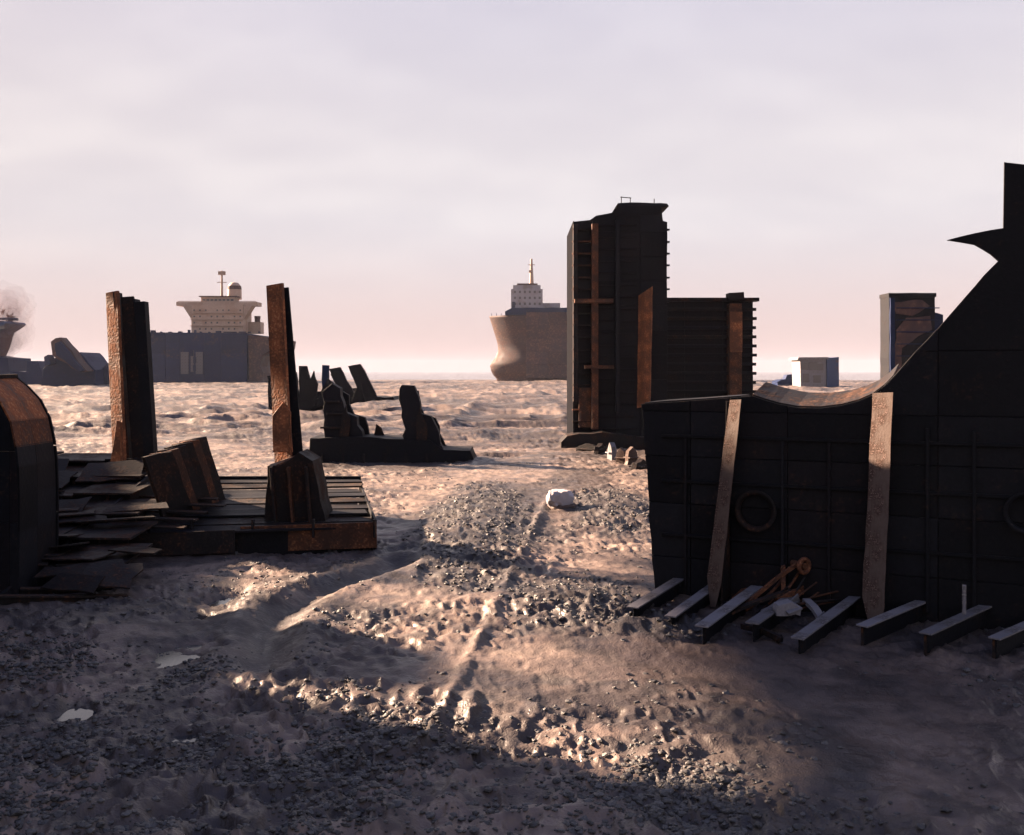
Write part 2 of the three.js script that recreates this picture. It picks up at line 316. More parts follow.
// loose clods of mud
{
  const r = rng(201), geo = new THREE.IcosahedronGeometry(1, 1), p = geo.attributes.position, v = new THREE.Vector3();
  for (let i = 0; i < p.count; i++) { v.fromBufferAttribute(p, i); const n = 0.62 + 0.7 * vnoise(v.x * 1.6 + 5, v.y * 1.6 + v.z * 1.3 + 5, 203); v.multiplyScalar(n); p.setXYZ(i, v.x, v.y * 0.6, v.z); }
  const gg = geo; gg.computeVertexNormals();
  const list = [], info = {};
  for (let t = 0; t < 400000 && list.length < 30000; t++) {
    const a = (r() - 0.5) * 1.25, d = 8 + 46 * r() ** 1.5, x = d * Math.sin(a), z = -d * Math.cos(a);
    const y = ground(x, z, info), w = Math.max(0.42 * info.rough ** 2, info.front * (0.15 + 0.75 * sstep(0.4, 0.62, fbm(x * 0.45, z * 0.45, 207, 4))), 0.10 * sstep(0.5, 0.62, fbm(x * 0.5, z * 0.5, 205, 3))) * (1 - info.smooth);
    if (r() > w || vnoise(x * 1.3, z * 1.3, 206) < 0.55 * r()) continue;
    list.push([x, y, z, 0.016 + 0.045 * r() ** 2.2, info.rough, info.front]);
  }
  const im = new THREE.InstancedMesh(gg, new THREE.MeshPhysicalMaterial({ color: 0xffffff, roughness: 0.48, specularIntensity: 0.65, bumpMap: M.mud.bumpMap, bumpScale: 0.01 }), list.length);
  const o = new THREE.Object3D(), c = new THREE.Color();
  list.forEach(([x, y, z, s], i) => {
    o.position.set(x, y + s * 0.02, z); o.rotation.set((r() - 0.5) * 0.5, r() * 6.28, (r() - 0.5) * 0.5); o.scale.set(s * (0.8 + 0.6 * r()), s * (0.7 + 0.6 * r()), s * (0.8 + 0.6 * r())); o.updateMatrix(); im.setMatrixAt(i, o.matrix);
    const k = 0.026 + 0.04 * r(); im.setColorAt(i, c.setRGB(k * 1.02, k * 0.98, k * 0.98));
  });
  im.name = 'mud_clods'; im.castShadow = im.receiveShadow = true; scene.add(im); tag(im, 'loose clods of dark mud strewn over the churned flat', 'mud clods', null, 'stuff');
}

// ---------------------------------------------------------------- great dark hull section at the right
{
  const turn = -Math.atan2(0.42, 0.9);                       // local x runs right and towards the camera
  const C = Math.cos(turn), S = -Math.sin(turn), OX = 3.0, OZ = 22.6;
  const g = thing('hull_section', 'huge sooty black hull section with sweeping cut edge and spike filling the right side', 'ship wreck', [OX, 0, -OZ], turn);
  const U = (px, depthless) => { const k = (px - 512) / F; return (OZ * k - OX) / (C + S * k); };
  const UV = ([px, py]) => { const u = U(px), d = OZ - S * u; return [u, EYE - (py - HORIZON) / F * d]; };
  const r = rng(301);
  const dip = [[740, 397], [752, 396], [764, 400], [778, 404], [797, 407.5], [820, 408], [841, 405.5], [858, 401], [872, 395], [884, 386], [893, 377]].map(UV);
  const left = [[655, 592], [652, 560], [649, 520], [647, 470], [644, 440], [641, 404]].map(UV);
  const top = [[660, 402.5], [700, 400]].map(UV);
  const rise = [[915, 352], [940, 326], [965, 297], [984, 275], [998, 261]].map(UV);
  const spike = [[990, 254], [982, 249], [974, 244.5], [960, 242], [947, 240], [960, 236.5], [975, 233], [990, 230], [1003, 228]].map(UV);
  const horn = [[1003.5, 200], [1004, 162], [1030, 165], [1075, 171]].map(UV);
  const uEnd = U(1075), outline = [[uEnd, -0.4], [0.06, -0.4], ...ragged(left, 0.4, 0.02, false), ...ragged(top, 0.5, 0.012, false), ...dip, ...ragged(rise, 0.35, 0.012, false), ...spike, ...horn];
  const uf1 = U(729), uf2 = U(880);
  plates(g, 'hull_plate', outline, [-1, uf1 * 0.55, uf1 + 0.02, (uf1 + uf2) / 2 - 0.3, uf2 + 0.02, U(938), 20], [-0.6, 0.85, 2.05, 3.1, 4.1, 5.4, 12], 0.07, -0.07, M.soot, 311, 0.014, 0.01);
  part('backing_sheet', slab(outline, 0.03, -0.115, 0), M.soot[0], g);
  // the curling flange along the dip and the deck strip behind the top edge
  const ribbon = (pts, depth, th, name, mat, lift) => {
    const n = pts.length, poly = [...pts, ...pts.slice().reverse().map(([u, v]) => [u, v - th])];
    const q = slab(poly, depth, -depth - 0.075, 0.006); const p = q.attributes.position; for (let i = 0; i < p.count; i++) p.setY(i, p.getY(i) - (p.getZ(i) + 0.07) * lift); q.computeVertexNormals(); part(name, q, mat, g);
  };
  ribbon([...dip.slice(1).map(([u, v]) => [u, v + 0.035])], 1.5, 0.05, 'curled_flange', M.dark[2], 0.17);
  ribbon([UV([644, 404]), ...top, dip[0]].map(([u, v]) => [u, v + 0.03]), 0.9, 0.05, 'deck_strip', M.soot[1], 0.02);
  // stiffeners along the plating
  for (const v of [1.35, 2.55, 3.55]) part('stringer', box(uEnd - 0.35, 0.07, 0.07, (uEnd + 0.45) / 2, v, 0.04), M.soot[0], g);
  for (const u of [uf2 + 0.9, uf2 + 1.75, uf2 + 2.7]) part('stiffener', box(0.07, 3.7, 0.09, u, 2.0, 0.045), pick(M.soot, r), g);
  for (const u of [uf1 * 0.5, uf1 + 1.15, uf1 + 2.1, uf1 + 2.9]) part('stiffener', box(0.06, 3.3, 0.08, u, 1.85, 0.04), pick(M.soot, r), g);
  // two web frames, their pale flanges seen from outside
  const frame = (pxTop, pyTop, pxBot, pyBot, wTop, wBot, out0, out1, name) => {
    const [u0, v0] = UV([pxTop, pyTop]); const u1 = U(pxBot), [, v1] = UV([pxBot, pyBot]);
    part('web', slab([[0, v1 + 0.1], [out1 - 0.06, v1 + 0.1], [out0 - 0.06, v0 - 0.05], [0, v0 - 0.05]], 0.04, -0.02, 0.004).applyMatrix4(new THREE.Matrix4().makeRotationY(-Math.PI / 2)).applyMatrix4(new THREE.Matrix4().makeTranslation((u0 + u1) / 2, 0, 0.01)), M.dark[0], g);
    const pts = ragged([[-wBot * 0.5, v1 + 0.62], [-wBot * 0.08, v1], [wBot * 0.26, v1 + 0.03], [wBot * 0.42, v1 + 0.5], [wTop * 0.5, v0], [-wTop * 0.5, v0 - 0.02]], 0.35, 0.012);
    const f = slab(pts, 0.035, -0.0175, 0.006);
    const p = f.attributes.position; for (let i = 0; i < p.count; i++) { const t = (p.getY(i) - v1) / (v0 - v1), w = p.getX(i), k = 0.42; p.setX(i, mix(u1, u0, t) + w * Math.cos(k)); p.setZ(i, p.getZ(i) + mix(out1, out0, t) + w * Math.sin(k)); }
    f.computeVertexNormals(); part('frame_flange', f, M.pale[name], g);
  };
  frame(738, 399, 720, 600, 0.30, 0.42, 0.22, 0.75, 0);
  frame(884, 392, 877, 622, 0.44, 0.52, 0.25, 0.85, 1);
  // pipe stubs with bolted rims
  const stub = (px, py, R, mat) => {
    const [u, v] = UV([px, py]);
    const tube = new THREE.LatheGeometry([[R * 0.9, 0.02], [R * 0.88, 0.16], [R, 0.16], [R, 0.2], [R * 0.78, 0.2], [R * 0.78, 0.02]].map(([a, b]) => new THREE.Vector2(a, b)), 36); tube.rotateX(Math.PI / 2); tube.translate(u, v, 0);
    part('pipe_stub', metric(tube), mat, g);
  };
  stub(757, 510, 0.44, M.dark[0]); stub(1026, 512, 0.40, M.soot[1]);
  // floor beams sticking out of the foot of the plating
  const beams = [[632, 606, 682, 590], [668, 612, 716, 596], [702, 624, 760, 600], [738, 634, 800, 607], [790, 636, 858, 608], [856, 630, 926, 600], [924, 636, 990, 604], [994, 642, 1050, 612]];
  const inv = new THREE.Matrix4().makeRotationY(-turn);
  beams.forEach(([x0, y0, x1, y1], i) => {
    const hgt = 0.32, d0 = (EYE - hgt) * F / (y0 - HORIZON), a = at(x0, y0, d0), d1 = OZ - S * U(x1) + 0.2, b = at(x1, y1, d1);
    const la = a.clone().sub(g.position).applyMatrix4(inv), lb = b.clone().sub(g.position).applyMatrix4(inv); lb.y = hgt + 0.10 * (r() - 0.3); la.y += 0.16 * (r() - 0.65); la.lerp(lb, 0.22 * r()); la.x += 0.2 * (r() - 0.5);
    const fl = part('floor_beam', bar(la.toArray(), lb.toArray(), 0.19 + 0.08 * r(), 0.03), M.grey[i % 3], g);
    const dn = new THREE.Vector3(0, -0.2, 0);
    part('beam_web', bar(la.clone().add(dn).lerp(lb, 0.03).toArray(), lb.clone().add(dn).toArray(), 0.03, 0.34), M.soot[1], fl);
    if (i > 4) part('beam_prop', bar([la.x, -0.15, la.z - 0.1], [la.x, la.y - 0.02, la.z - 0.12], 0.06, 0.05), M.dark[1], fl);
  });
  const [pu, pv] = UV([965, 606]); part('upright_lug', box(0.07, 0.55, 0.07, pu, 0.72, 1.2), M.grey[2], g);
  // what lies behind the plating: a second bulkhead, floors and cross walls
  const backProfile = [[0.8, -0.4], [0.8, 3.2], [3.2, 3.3], [5.6, 3.0], [6.4, 3.6], [7.6, 5.2], [uEnd, 6.6], [uEnd, -0.4]];
  plates(g, 'inner_plate', backProfile, [0, 2.4, 4.8, 7, 20], [-0.6, 1.8, 8], 0.06, -3.2, M.soot, 313);
  for (const [u, hh] of [[1.0, 3.1], [4.6, 2.8], [7.2, 4.6], [uEnd - 0.4, 6.4]]) part('cross_wall', box(0.06, hh + 0.4, 3.0, u, hh / 2 - 0.2, -1.65), pick(M.soot, r), g);
  part('tank_top', box(uEnd - 1, 0.06, 2.95, (uEnd + 1) / 2, 0.7, -1.64), M.soot[0], g);
}
// tangle of scrap lying on the beams
{
  const pieces = [
    ['scrap_bar', 'short rusty orange bar leaning at the foot of the first pale frame', [734, 600, 21.4], [760, 579, 22.0], 0.16, 0.05, 'rust'],
    ['scrap_bar', 'long thin rusty bar rising from the tangle below the pipe stub', [746, 604, 20.6], [800, 562, 21.0], 0.07, 0.07, 'rust'],
    ['scrap_bar', 'dark flat bar lying across the beams below the scrap tangle', [700, 626, 19.8], [790, 590, 20.8], 0.14, 0.06, 'dark'],
    ['scrap_bar', 'grey curved-ended strip lying low among the floor beams', [764, 612, 20.0], [796, 602, 20.5], 0.20, 0.04, 'grey'],
    ['scrap_bar', 'rust red bracket bar at the middle of the scrap tangle', [776, 600, 20.6], [802, 591, 20.9], 0.14, 0.10, 'rust'],
    ['scrap_bar', 'stubby grey bar slanting down right of the scrap tangle', [806, 600, 20.5], [822, 620, 19.6], 0.16, 0.08, 'grey'],
    ['scrap_bar', 'brown upright strip holding up the rusty end of the tangle', [783, 610, 20.6], [783, 566, 21.0], 0.09, 0.05, 'rust'],
    ['scrap_bar', 'bent dark rail half sunk in mud before the floor beams', [742, 626, 19.4], [782, 640, 18.5], 0.10, 0.10, 'dark'],
  ];
  pieces.forEach(([n, label, a, b, w, h, m], i) => {
    const A = at(...a), B = at(...b), c = A.clone().add(B).multiplyScalar(0.5); c.y = Math.min(A.y, B.y);
    const g = thing(n, label, 'scrap metal', c.toArray());
    const la = A.sub(c), lb = B.sub(c), mid = la.clone().lerp(lb, 0.55).add(new THREE.Vector3(0, 0.05, 0.03));
    part('bar', mergeGeometries([bar(la.toArray(), mid.toArray(), w, h), bar(mid.toArray(), lb.toArray(), w * 0.92, h * 1.06)]), M[m][i % M[m].length], g);
    const q = lb.clone().lerp(la, 0.06); part('end_plate', box(w * 1.5, w * 1.3, 0.03, q.x, q.y, q.z, 0.3, 0.6, 0.4), M[m][0], g);
  });
  const rr = rng(351);
  for (let i = 0; i < 9; i++) {
    const x0 = 735 + 75 * rr(), A = at(x0, 618 - 14 * rr(), 20.2 + 0.8 * rr()), B = at(x0 + 20 + 50 * rr(), 600 - 36 * rr(), 20.8 + 0.6 * rr()), g = thing('scrap_rod', 'thin rusty rod tangled among the scrap below the pipe stub', 'scrap metal', A.toArray(), 0, 'rods in the scrap tangle');
    const v = B.sub(A), m = v.clone().multiplyScalar(0.5).add(new THREE.Vector3(0.05, 0.08 * (rr() - 0.3), 0.1)); const c = new THREE.CatmullRomCurve3([new THREE.Vector3(), m, v]);
    part('rod', metric(new THREE.TubeGeometry(c, 10, 0.018 + 0.016 * rr(), 7)), pick([...M.rust, M.dark[2]], rr), g);
  }
  const rp = at(804, 566, 20.9), rg = thing('pipe_flange', 'small orange rusty flange topping the scrap tangle', 'scrap metal', rp.toArray(), 0.5);
  part('ring', metric(new THREE.TorusGeometry(0.14, 0.05, 10, 24)), M.rust[2], rg); part('neck', metric(new THREE.CylinderGeometry(0.07, 0.08, 0.35, 14).rotateX(Math.PI / 2).translate(0, 0, -0.15)), M.rust[0], rg);
  const bp = at(838, 632, 19.4), bg = thing('bollard_cap', 'pale grey lump of metal on the near end of a floor beam', 'scrap metal', [bp.x - 1.0, 0.28, bp.z]);
  part('lump', slab(ragged([[-0.24, 0], [0.22, 0], [0.26, 0.16], [0.05, 0.27], [-0.2, 0.2]], 0.12, 0.03), 0.3, -0.15), M.grey[2], bg); part('lump_tab', box(0.3, 0.04, 0.12, 0.1, 0.12, 0.17, 0.2, 0.3, 0.25), M.grey[1], bg);
}

// ---------------------------------------------------------------- the two upended hull blocks in the middle
{
  const D = 66, s = D / F, g = thing('hull_tower', 'tall dark upended hull block with rows of stiffeners and rusty frames', 'ship wreck', [at(568, 0, D).x, 0, -D]);
  const X = (px) => (px - 568) * s, Y = (py) => EYE - (py - HORIZON) * s, r = rng(401);
  const w = X(667), outline = ragged([[X(573), -0.3], [w, -0.3], [w, Y(222)], [X(663), Y(221)], [X(661), Y(207)], [X(616), Y(206)], [X(612), Y(213)], [X(596), Y(216)], [X(590), Y(220)], [X(573), Y(222)]], 1.2, 0.03);
  const body = [];
  for (let v = -0.4; v < 17; v += 1.62) body.push(v);
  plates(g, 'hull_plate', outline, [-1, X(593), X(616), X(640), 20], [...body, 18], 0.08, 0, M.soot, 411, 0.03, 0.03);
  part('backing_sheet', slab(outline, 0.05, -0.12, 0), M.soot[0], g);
  part('side_wall', box(0.08, 15.2, 7.5, X(573) + 0.05, 7.3, -3.8), M.matte, g); part('side_wall', box(0.08, 15.0, 7.5, w - 0.05, 7.2, -3.8), M.soot[1], g);
  part('back_wall', box(w - X(573) - 0.2, 14.6, 0.1, (w + X(573)) / 2, 7.1, -7.5), M.soot[0], g);
  // stiffeners: a ladder down the left strip, ends showing past the right edge
  for (let v = 0.9, i = 0; v < Y(224); v += 0.79, i++) {
    part('stiffener', box(X(591) - X(572), 0.09, 0.34, (X(591) + X(572)) / 2, v + (r() - 0.5) * 0.06, 0.24), pick(r() < 0.25 ? M.rust : M.dark, r), g);
    if (v > Y(302)) part('stiffener', box(0.24, 0.10, 0.4, w + 0.05, v + (r() - 0.5) * 0.05, -0.1), M.soot[i % 3], g);
    if (v < Y(226)) part('stringer', box(X(636) - X(598), 0.07, 0.16, (X(636) + X(598)) / 2, v + 0.3, 0.15), pick(M.soot, r), g);
  }
  part('web_frame', box(0.42, 13.4, 0.95, X(594), 7.9, 0.5), M.rust[0], g);
  part('web_frame', box(0.3, 11.6, 0.6, X(575), 8.8, 0.34), M.dark[2], g);
  part('bracket', box(2.5, 0.26, 0.9, X(592.5), Y(302), 0.75), M.rust[1], g);
  part('bracket', box(1.9, 0.22, 0.8, X(598), Y(367), 0.7), M.rust[0], g);
  part('web_frame', box(0.28, 12.6, 0.5, X(617), 8.6, 0.3), M.soot[2], g);
  // the plate propped against the front, its left face to the light
  const pl = slab(ragged([[0, 0], [1.25, 0.2], [1.45, 7.9], [0.15, 7.4]], 0.9, 0.03), 0.06); pl.rotateY(-0.95); pl.translate(X(637), Y(408), 0.25);
  part('leaning_plate', pl, M.orange[1], g);
  // cap and torn sheet on top
  const cap = part('top_cap', slab(ragged([[X(613), Y(215)], [X(662), Y(215)], [X(660), Y(206)], [X(618), Y(205)]], 0.8, 0.04), 4.4, -4.3), M.soot[0], g);
  part('torn_sheet', slab(ragged([[X(616), Y(206) + 0.01], [X(664), Y(207)], [X(669), Y(206)], [X(667), Y(203.5)], [X(640), Y(202.5)], [X(618), Y(203)]], 0.5, 0.03), 3.2, -3.2), M.soot[2], cap);
  for (const [px, h] of [[622, 0.5], [631, 0.42], [655, 0.35]]) part('stub_rail', box(0.05, h, 0.05, X(px), Y(203) + h / 2, -0.4), M.dark[0], cap);
  part('stub_rail', bar([X(621), Y(203) + 0.46, -0.4], [X(632), Y(203) + 0.4, -0.4], 0.05, 0.05), M.dark[0], cap);
  // heavy foot
  part('foot', slab(ragged([[X(560), -0.3], [X(646), -0.3], [X(644), Y(436)], [X(600), Y(430)], [X(566), Y(434)], [X(560), Y(440)]], 0.7, 0.08), 2.4, -0.6), M.dark[0], g);
  part('foot_door', box(1.0, 2.6, 0.12, X(586), 2.6, 0.35), M.rust[0], g);
}
{
  const D = 68, s = D / F, ox = at(651, 0, D).x, g = thing('hull_block', 'dark corrugated hull block standing right of the tall one', 'ship wreck', [ox, 0, -D]);
  const X = (px) => (px - 651) * s, Y = (py) => EYE - (py - HORIZON) * s, r = rng(421), w = X(753), top = Y(300);
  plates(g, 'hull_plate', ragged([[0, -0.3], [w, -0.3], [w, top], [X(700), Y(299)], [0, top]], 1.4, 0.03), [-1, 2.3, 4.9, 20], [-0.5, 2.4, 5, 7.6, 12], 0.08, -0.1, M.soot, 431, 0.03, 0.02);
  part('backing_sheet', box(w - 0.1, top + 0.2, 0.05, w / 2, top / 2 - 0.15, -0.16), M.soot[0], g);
  for (let v = 0.5, i = 0; v < top - 0.3; v += 0.62, i++) part('stiffener', box(w + 0.05 + 0.16 * r(), 0.2, 0.30, w / 2 + 0.1, v, 0.12), pick(i > 12 || r() < 0.22 ? M.dark : M.soot, r), g);
  part('top_rail', box(w + 0.5, 0.24, 0.9, w / 2 + 0.1, top + 0.02, -0.1), M.dark[1], g);
  part('web_frame', box(0.85, top - 0.2, 0.9, X(733), top / 2 - 0.2, 0.35), M.rust[0], g);
  part('web_frame_head', box(1.0, 0.5, 1.1, X(734), top + 0.2, 0.3, 0, 0, 0.06), M.dark[1], g);
  part('patch_plate', box(0.8, 2.7, 0.05, X(733.5), top - 2.2, 0.84, 0, -0.12, 0), M.orange[1], g);
  part('side_wall', box(0.08, top, 6.5, 0.04, top / 2 - 0.1, -3.4), M.soot[1], g); part('side_wall', box(0.08, top, 6.5, w - 0.04, top / 2 - 0.1, -3.4), M.soot[1], g);
  part('back_wall', box(w - 0.2, top, 0.08, w / 2, top / 2 - 0.1, -6.6), M.soot[0], g);
}
// rubble under the tower and the pale block on the mud
{
  const r = rng(441);
  const lumps = [[612, 462, 'grey'], [622, 464, 'pale'], [631, 466, 'pale'], [600, 455, 'dark'], [588, 452, 'dark'], [640, 470, 'dark'], [576, 448, 'soot']];
  const words = ['grey scrap offcut standing leftmost of the three at the tower foot', 'pale scrap offcut standing second of the three at the tower foot', 'pale scrap offcut standing rightmost of the three at the tower foot', 'dark scrap lump before the tower foot beside the grey offcut', 'dark scrap lump before the left half of the tower foot', 'dark scrap lump at the corner between tower and black hull section', 'black scrap lump at the left corner of the tower foot'];
  lumps.forEach(([px, py, m], i) => {
    const p = onGround(px, py), g = thing('scrap_offcut', words[i], 'scrap metal', [p.x, ground(p.x, p.z) - 0.08, p.z], r() * 3), w = i < 3 ? 0.35 : 0.9, h = i < 3 ? 1.0 : 0.6;
    part('offcut', slab(ragged([[-w, 0], [w, 0], [w * 0.8, h * 0.7], [w * 0.1, h], [-w * 0.7, h * 0.8]], 0.3, 0.08), 0.3, -0.15), M[m][0], g);
    part('flange', box(w * 1.6, 0.06, 0.6, 0, h * 0.45, 0), M[m][M[m].length - 1], g);
  });
  const p = onGround(560, 508), g = thing('crumpled_lump', 'whitish crumpled lump half sunk in the mud below the tower', 'scrap', [p.x, ground(p.x, p.z) - 0.1, p.z], 0.5);
  const lump = (sx, sy, sz, x, y, z, seed) => { const q = new THREE.IcosahedronGeometry(1, 3), p = q.attributes.position, v = new THREE.Vector3(); for (let i = 0; i < p.count; i++) { v.fromBufferAttribute(p, i); const n = 0.72 + 0.5 * vnoise(v.x * 1.7 + 9, v.y * 1.7 + v.z * 2.1 + 9, seed); p.setXYZ(i, Math.max(-0.8, Math.min(0.8, v.x * n)) * sx + x, Math.min(0.75, v.y * n) * sy + y, Math.max(-0.8, Math.min(0.8, v.z * n)) * sz + z); } q.computeVertexNormals(); return metric(q); };
  part('crumpled_body', lump(0.55, 0.5, 0.5, 0, 0.38, 0, 451), M.white[1], g); part('torn_corner', lump(0.3, 0.34, 0.3, -0.34, 0.5, 0.1, 453), M.white[0], g); part('mud_skirt', lump(0.62, 0.22, 0.55, 0.05, 0.12, 0.05, 455), M.pale[1], g);
}

// ---------------------------------------------------------------- low wreck at the left, with posts
{
  const g = thing('bottom_section', 'low dark double bottom section with plated deck and rusty posts at the left', 'ship wreck', [-7.5, 0, -31]), r = rng(501);
  const L = (px, py, d) => at(px, py, d).sub(g.position);
  // deck: strips of plate laid side by side, from the front edge back
  const FR = L(375, 531, 28), FL = L(150, 541, 27.2), BR = L(358, 479, 35), BL = L(140, 479, 35);
  const n = 9;
  for (let i = 0; i < n; i++) {
    const t0 = i / n + 0.006, t1 = (i + 1) / n - 0.006, lift = (r() - 0.5) * 0.10;
    const a = FL.clone().lerp(BL, t0), b = FR.clone().lerp(BR, t0), c = FR.clone().lerp(BR, t1), d = FL.clone().lerp(BL, t1);
    const q = slab([[a.x, -a.z], [b.x + (r() - 0.5) * 0.3, -b.z], [c.x + (r() - 0.5) * 0.3, -c.z], [d.x, -d.z]], 0.06, 0, 0.01);
    q.rotateX(-Math.PI / 2);
    const p = q.attributes.position; for (let k = 0; k < p.count; k++) { const t = (-p.getZ(k) + FR.z) / (FR.z - BR.z); p.setY(k, p.getY(k) + mix(FR.y, BR.y, t) + lift + 0.07 * Math.sin(t * n * Math.PI * 2)); }
    q.computeVertexNormals(); part('deck_plate', metric(q), i % 3 === 1 ? M.dark[0] : pick(M.soot, r), g);
  }
  part('deck_edge', bar([BL.x, BR.y + 0.02, BR.z], [BR.x + 0.1, BR.y + 0.02, BR.z], 0.14, 0.16), M.soot[1], g);
  // body under the deck
  const foot = slab([[FL.x - 1, -FL.z + 0.15], [FR.x - 0.1, -FR.z + 0.15], [BR.x - 0.1, -BR.z - 0.1], [BL.x - 1, -BL.z - 0.1]], 0.9, 0, 0.01); foot.rotateX(-Math.PI / 2); foot.translate(0, -0.35, 0);
  part('tank_body', foot, M.soot[0], g);
  part('front_plank', bar([L(238, 0, 27.6).x, 0.30, FR.z + 0.10], [FR.x + 0.05, 0.42, FR.z + 0.02], 0.09, 0.72), M.rust[0], g);
  part('front_plank', bar([L(110, 0, 27).x, 0.26, FL.z + 0.12], [L(236, 0, 27.6).x, 0.32, FL.z - 0.3], 0.09, 0.62), M.dark[1], g);
  part('end_plate', bar([FR.x + 0.02, 0.38, FR.z], [BR.x + 0.05, 0.7, BR.z], 0.06, 0.9), M.soot[2], g);
  for (let i = 0; i < 7; i++) { const t = i / 6, x = mix(-6.5, FR.x, t); part('rib', box(0.05, 0.5, 0.2, x, 0.62, FR.z + 0.13), M.dark[i % 3], g); }
  // stepped plating going up to the left
  for (let k = 0; k < 6; k++) {
    const d = 33.4 - 1.75 * k, h = 2.15 - 0.33 * k, x1 = at(160 - 4 * (k % 3) - 2 * k, 0, d).x + 7.5, x0 = -11.5 + 0.4 * k;
    const cuts = [x0, mix(x0, x1, 0.52 + 0.1 * (r() - 0.5)), mix(x0, x1, 0.80 + 0.1 * (r() - 0.5)), x1];
    for (let q = 0; q < 3; q++) part('step_plate', box(cuts[q + 1] - cuts[q] - 0.03, 0.06, 2.0, (cuts[q] + cuts[q + 1]) / 2, h + (r() - 0.5) * 0.08, -d + 31 + 0.2, 0.05 + (r() - 0.5) * 0.06, 0, (r() - 0.5) * 0.03), pick(M.dark, r), g);
    part('step_riser', box(x1 - x0 - 0.15, h + 0.3, 0.06, (x0 + x1) / 2 - 0.1, h / 2 - 0.2, -d + 31 + 0.9), M.soot[k % 4], g);
    for (let q = 0; q < 4; q++) part('riser_rib', box(0.06, 0.34, 0.12, mix(x0, x1, 0.35 + 0.18 * q), h - 0.2, -d + 31 + 0.99), M.dark[q % 3], g);
  }
  for (let i = 0; i < 22; i++) {
    const t = r(), d = 33 - 10.5 * t, h = 2.15 - 0.33 * (33.4 - d) / 1.75, x = at(10 + 150 * r() - 20 * t, 0, d).x + 7.5, w = 0.4 + 0.7 * r(), l = 0.25 + 0.5 * r();
    const q = slab(ragged([[-w, -l], [w, -l * 0.8], [w * 0.8, l], [-w * 0.9, l * 0.7]], 0.4, 0.09), 0.04, 0, 0.006); q.rotateX(-Math.PI / 2 + 0.7 * (r() - 0.2)); q.rotateZ(0.25 * (r() - 0.5)); q.rotateY(r() * 0.6 - 0.3); q.translate(x, h + 0.16, -d + 31 + 0.3);
    part('torn_sheet', q, pick(M.dark, r), g);
  }
  const cheek = slab([[-2.6, -0.3], [9.4, -0.3], [9.4, 0.12], [7.0, 0.55], [3.2, 1.25], [-0.4, 1.95], [-2.6, 2.1]], 0.08, 0, 0.01); cheek.rotateY(-Math.PI / 2); cheek.translate(-3.7, -0.08, 0); part('cheek_plate', cheek, M.soot[2], g);
  // post of three flanges
  const twist = (geo, at0, ang) => geo.translate(-at0.x, 0, -at0.z).rotateY(ang).translate(at0.x, 0, at0.z);
  const D1 = 32.6, post = (pt, pb, dz, mat, w, d) => { const a = L(pb[0], pb[1], D1), b = L(pt[0], pt[1], D1); a.z += dz; b.z += dz; return part('post', bar(a.toArray(), b.toArray(), w, d), mat, g); };
  const p1 = post([112, 292], [124, 464], 0.25, M.orange[0], 0.10, 0.60);
  twist(p1.geometry, L(118, 380, D1 - 0.25), -0.6);
  const rot = (m, ang) => m;
  post([117, 292.5], [131, 464], -0.05, M.dark[2], 0.55, 0.09);
  post([129, 297], [141, 464], 0.12, M.dark[0], 0.12, 0.40);
  post([135, 299], [145, 464], -0.1, M.soot[2], 0.5, 0.08);
  post([142, 302], [152, 464], 0.06, M.soot[1], 0.36, 0.34);
  part('post_bracket', slab(ragged([[-0.25, 0], [0.25, 0], [0.2, 1.3], [-0.05, 1.35]], 0.4, 0.02), 0.10).applyMatrix4(new THREE.Matrix4().makeTranslation(...L(119, 462, 32.3).toArray())), M.orange[1], g);
  part('post_foot', box(1.6, 0.35, 1.0, ...L(138, 466, 32.5).toArray()), M.dark[0], g);
  // slanted ribs, one behind another
  for (let i = 0; i < 6; i++) {
    const d = 30.8 - 0.42 * i, px = 206 - 7.2 * i, q = slab(ragged([[0, 0], [1.15, 0], [0.55, 2.42 - 0.06 * i], [-0.5, 2.5 - 0.06 * i]], 0.5, 0.025), 0.12);
    q.rotateZ(0.16); q.rotateY(1.12); const b = L(px - 6, 520 + 2 * i, d); q.translate(b.x, Math.max(0.5, b.y), b.z); part('slanted_rib', q, i % 3 === 1 ? M.rust[0] : pick(M.dark, r), g);
  }
  // single post on its bracket block
  const a = L(286, 470, 30.2), b = L(273, 284, 30.2);
  const sp = part('post', bar(a.toArray(), b.toArray(), 0.09, 0.68), M.orange[0], g);
  twist(sp.geometry, a.clone().lerp(b, 0.5), -0.6);
  part('post', bar(a.clone().add(new THREE.Vector3(0.30, 0, -0.2)).toArray(), b.clone().add(new THREE.Vector3(0.22, -0.1, -0.2)).toArray(), 0.07, 0.42), M.soot[1], g);
  part('post_bracket', slab(ragged([[-0.28, 0], [0.30, 0], [0.25, 1.2], [0.02, 1.5], [-0.3, 1.1]], 0.4, 0.02), 0.08).applyMatrix4(new THREE.Matrix4().makeTranslation(...L(283, 452, 30.0).toArray())), M.orange[1], g);
  const blk = slab(ragged([[-0.85, 0], [0.95, 0], [0.55, 1.9], [0.15, 2.15], [-0.35, 1.8], [-0.75, 1.75]], 0.4, 0.03), 1.3, -0.7); const bb = L(298, 524, 29.4); blk.translate(bb.x, bb.y, bb.z); part('bracket_block', blk, M.dark[0], g);
  for (let i = 0; i < 3; i++) part('block_fin', box(0.07, 1.7, 0.25, bb.x - 0.55 + 0.5 * i, bb.y + 0.9, bb.z + 0.7, 0, 0, 0.08), i === 1 ? M.rust[0] : M.dark[1], g);
  part('bracket_lip', box(0.8, 0.06, 1.0, bb.x - 0.45, bb.y + 1.82, bb.z, 0, 0.2, 0.35), M.rust[1], g);
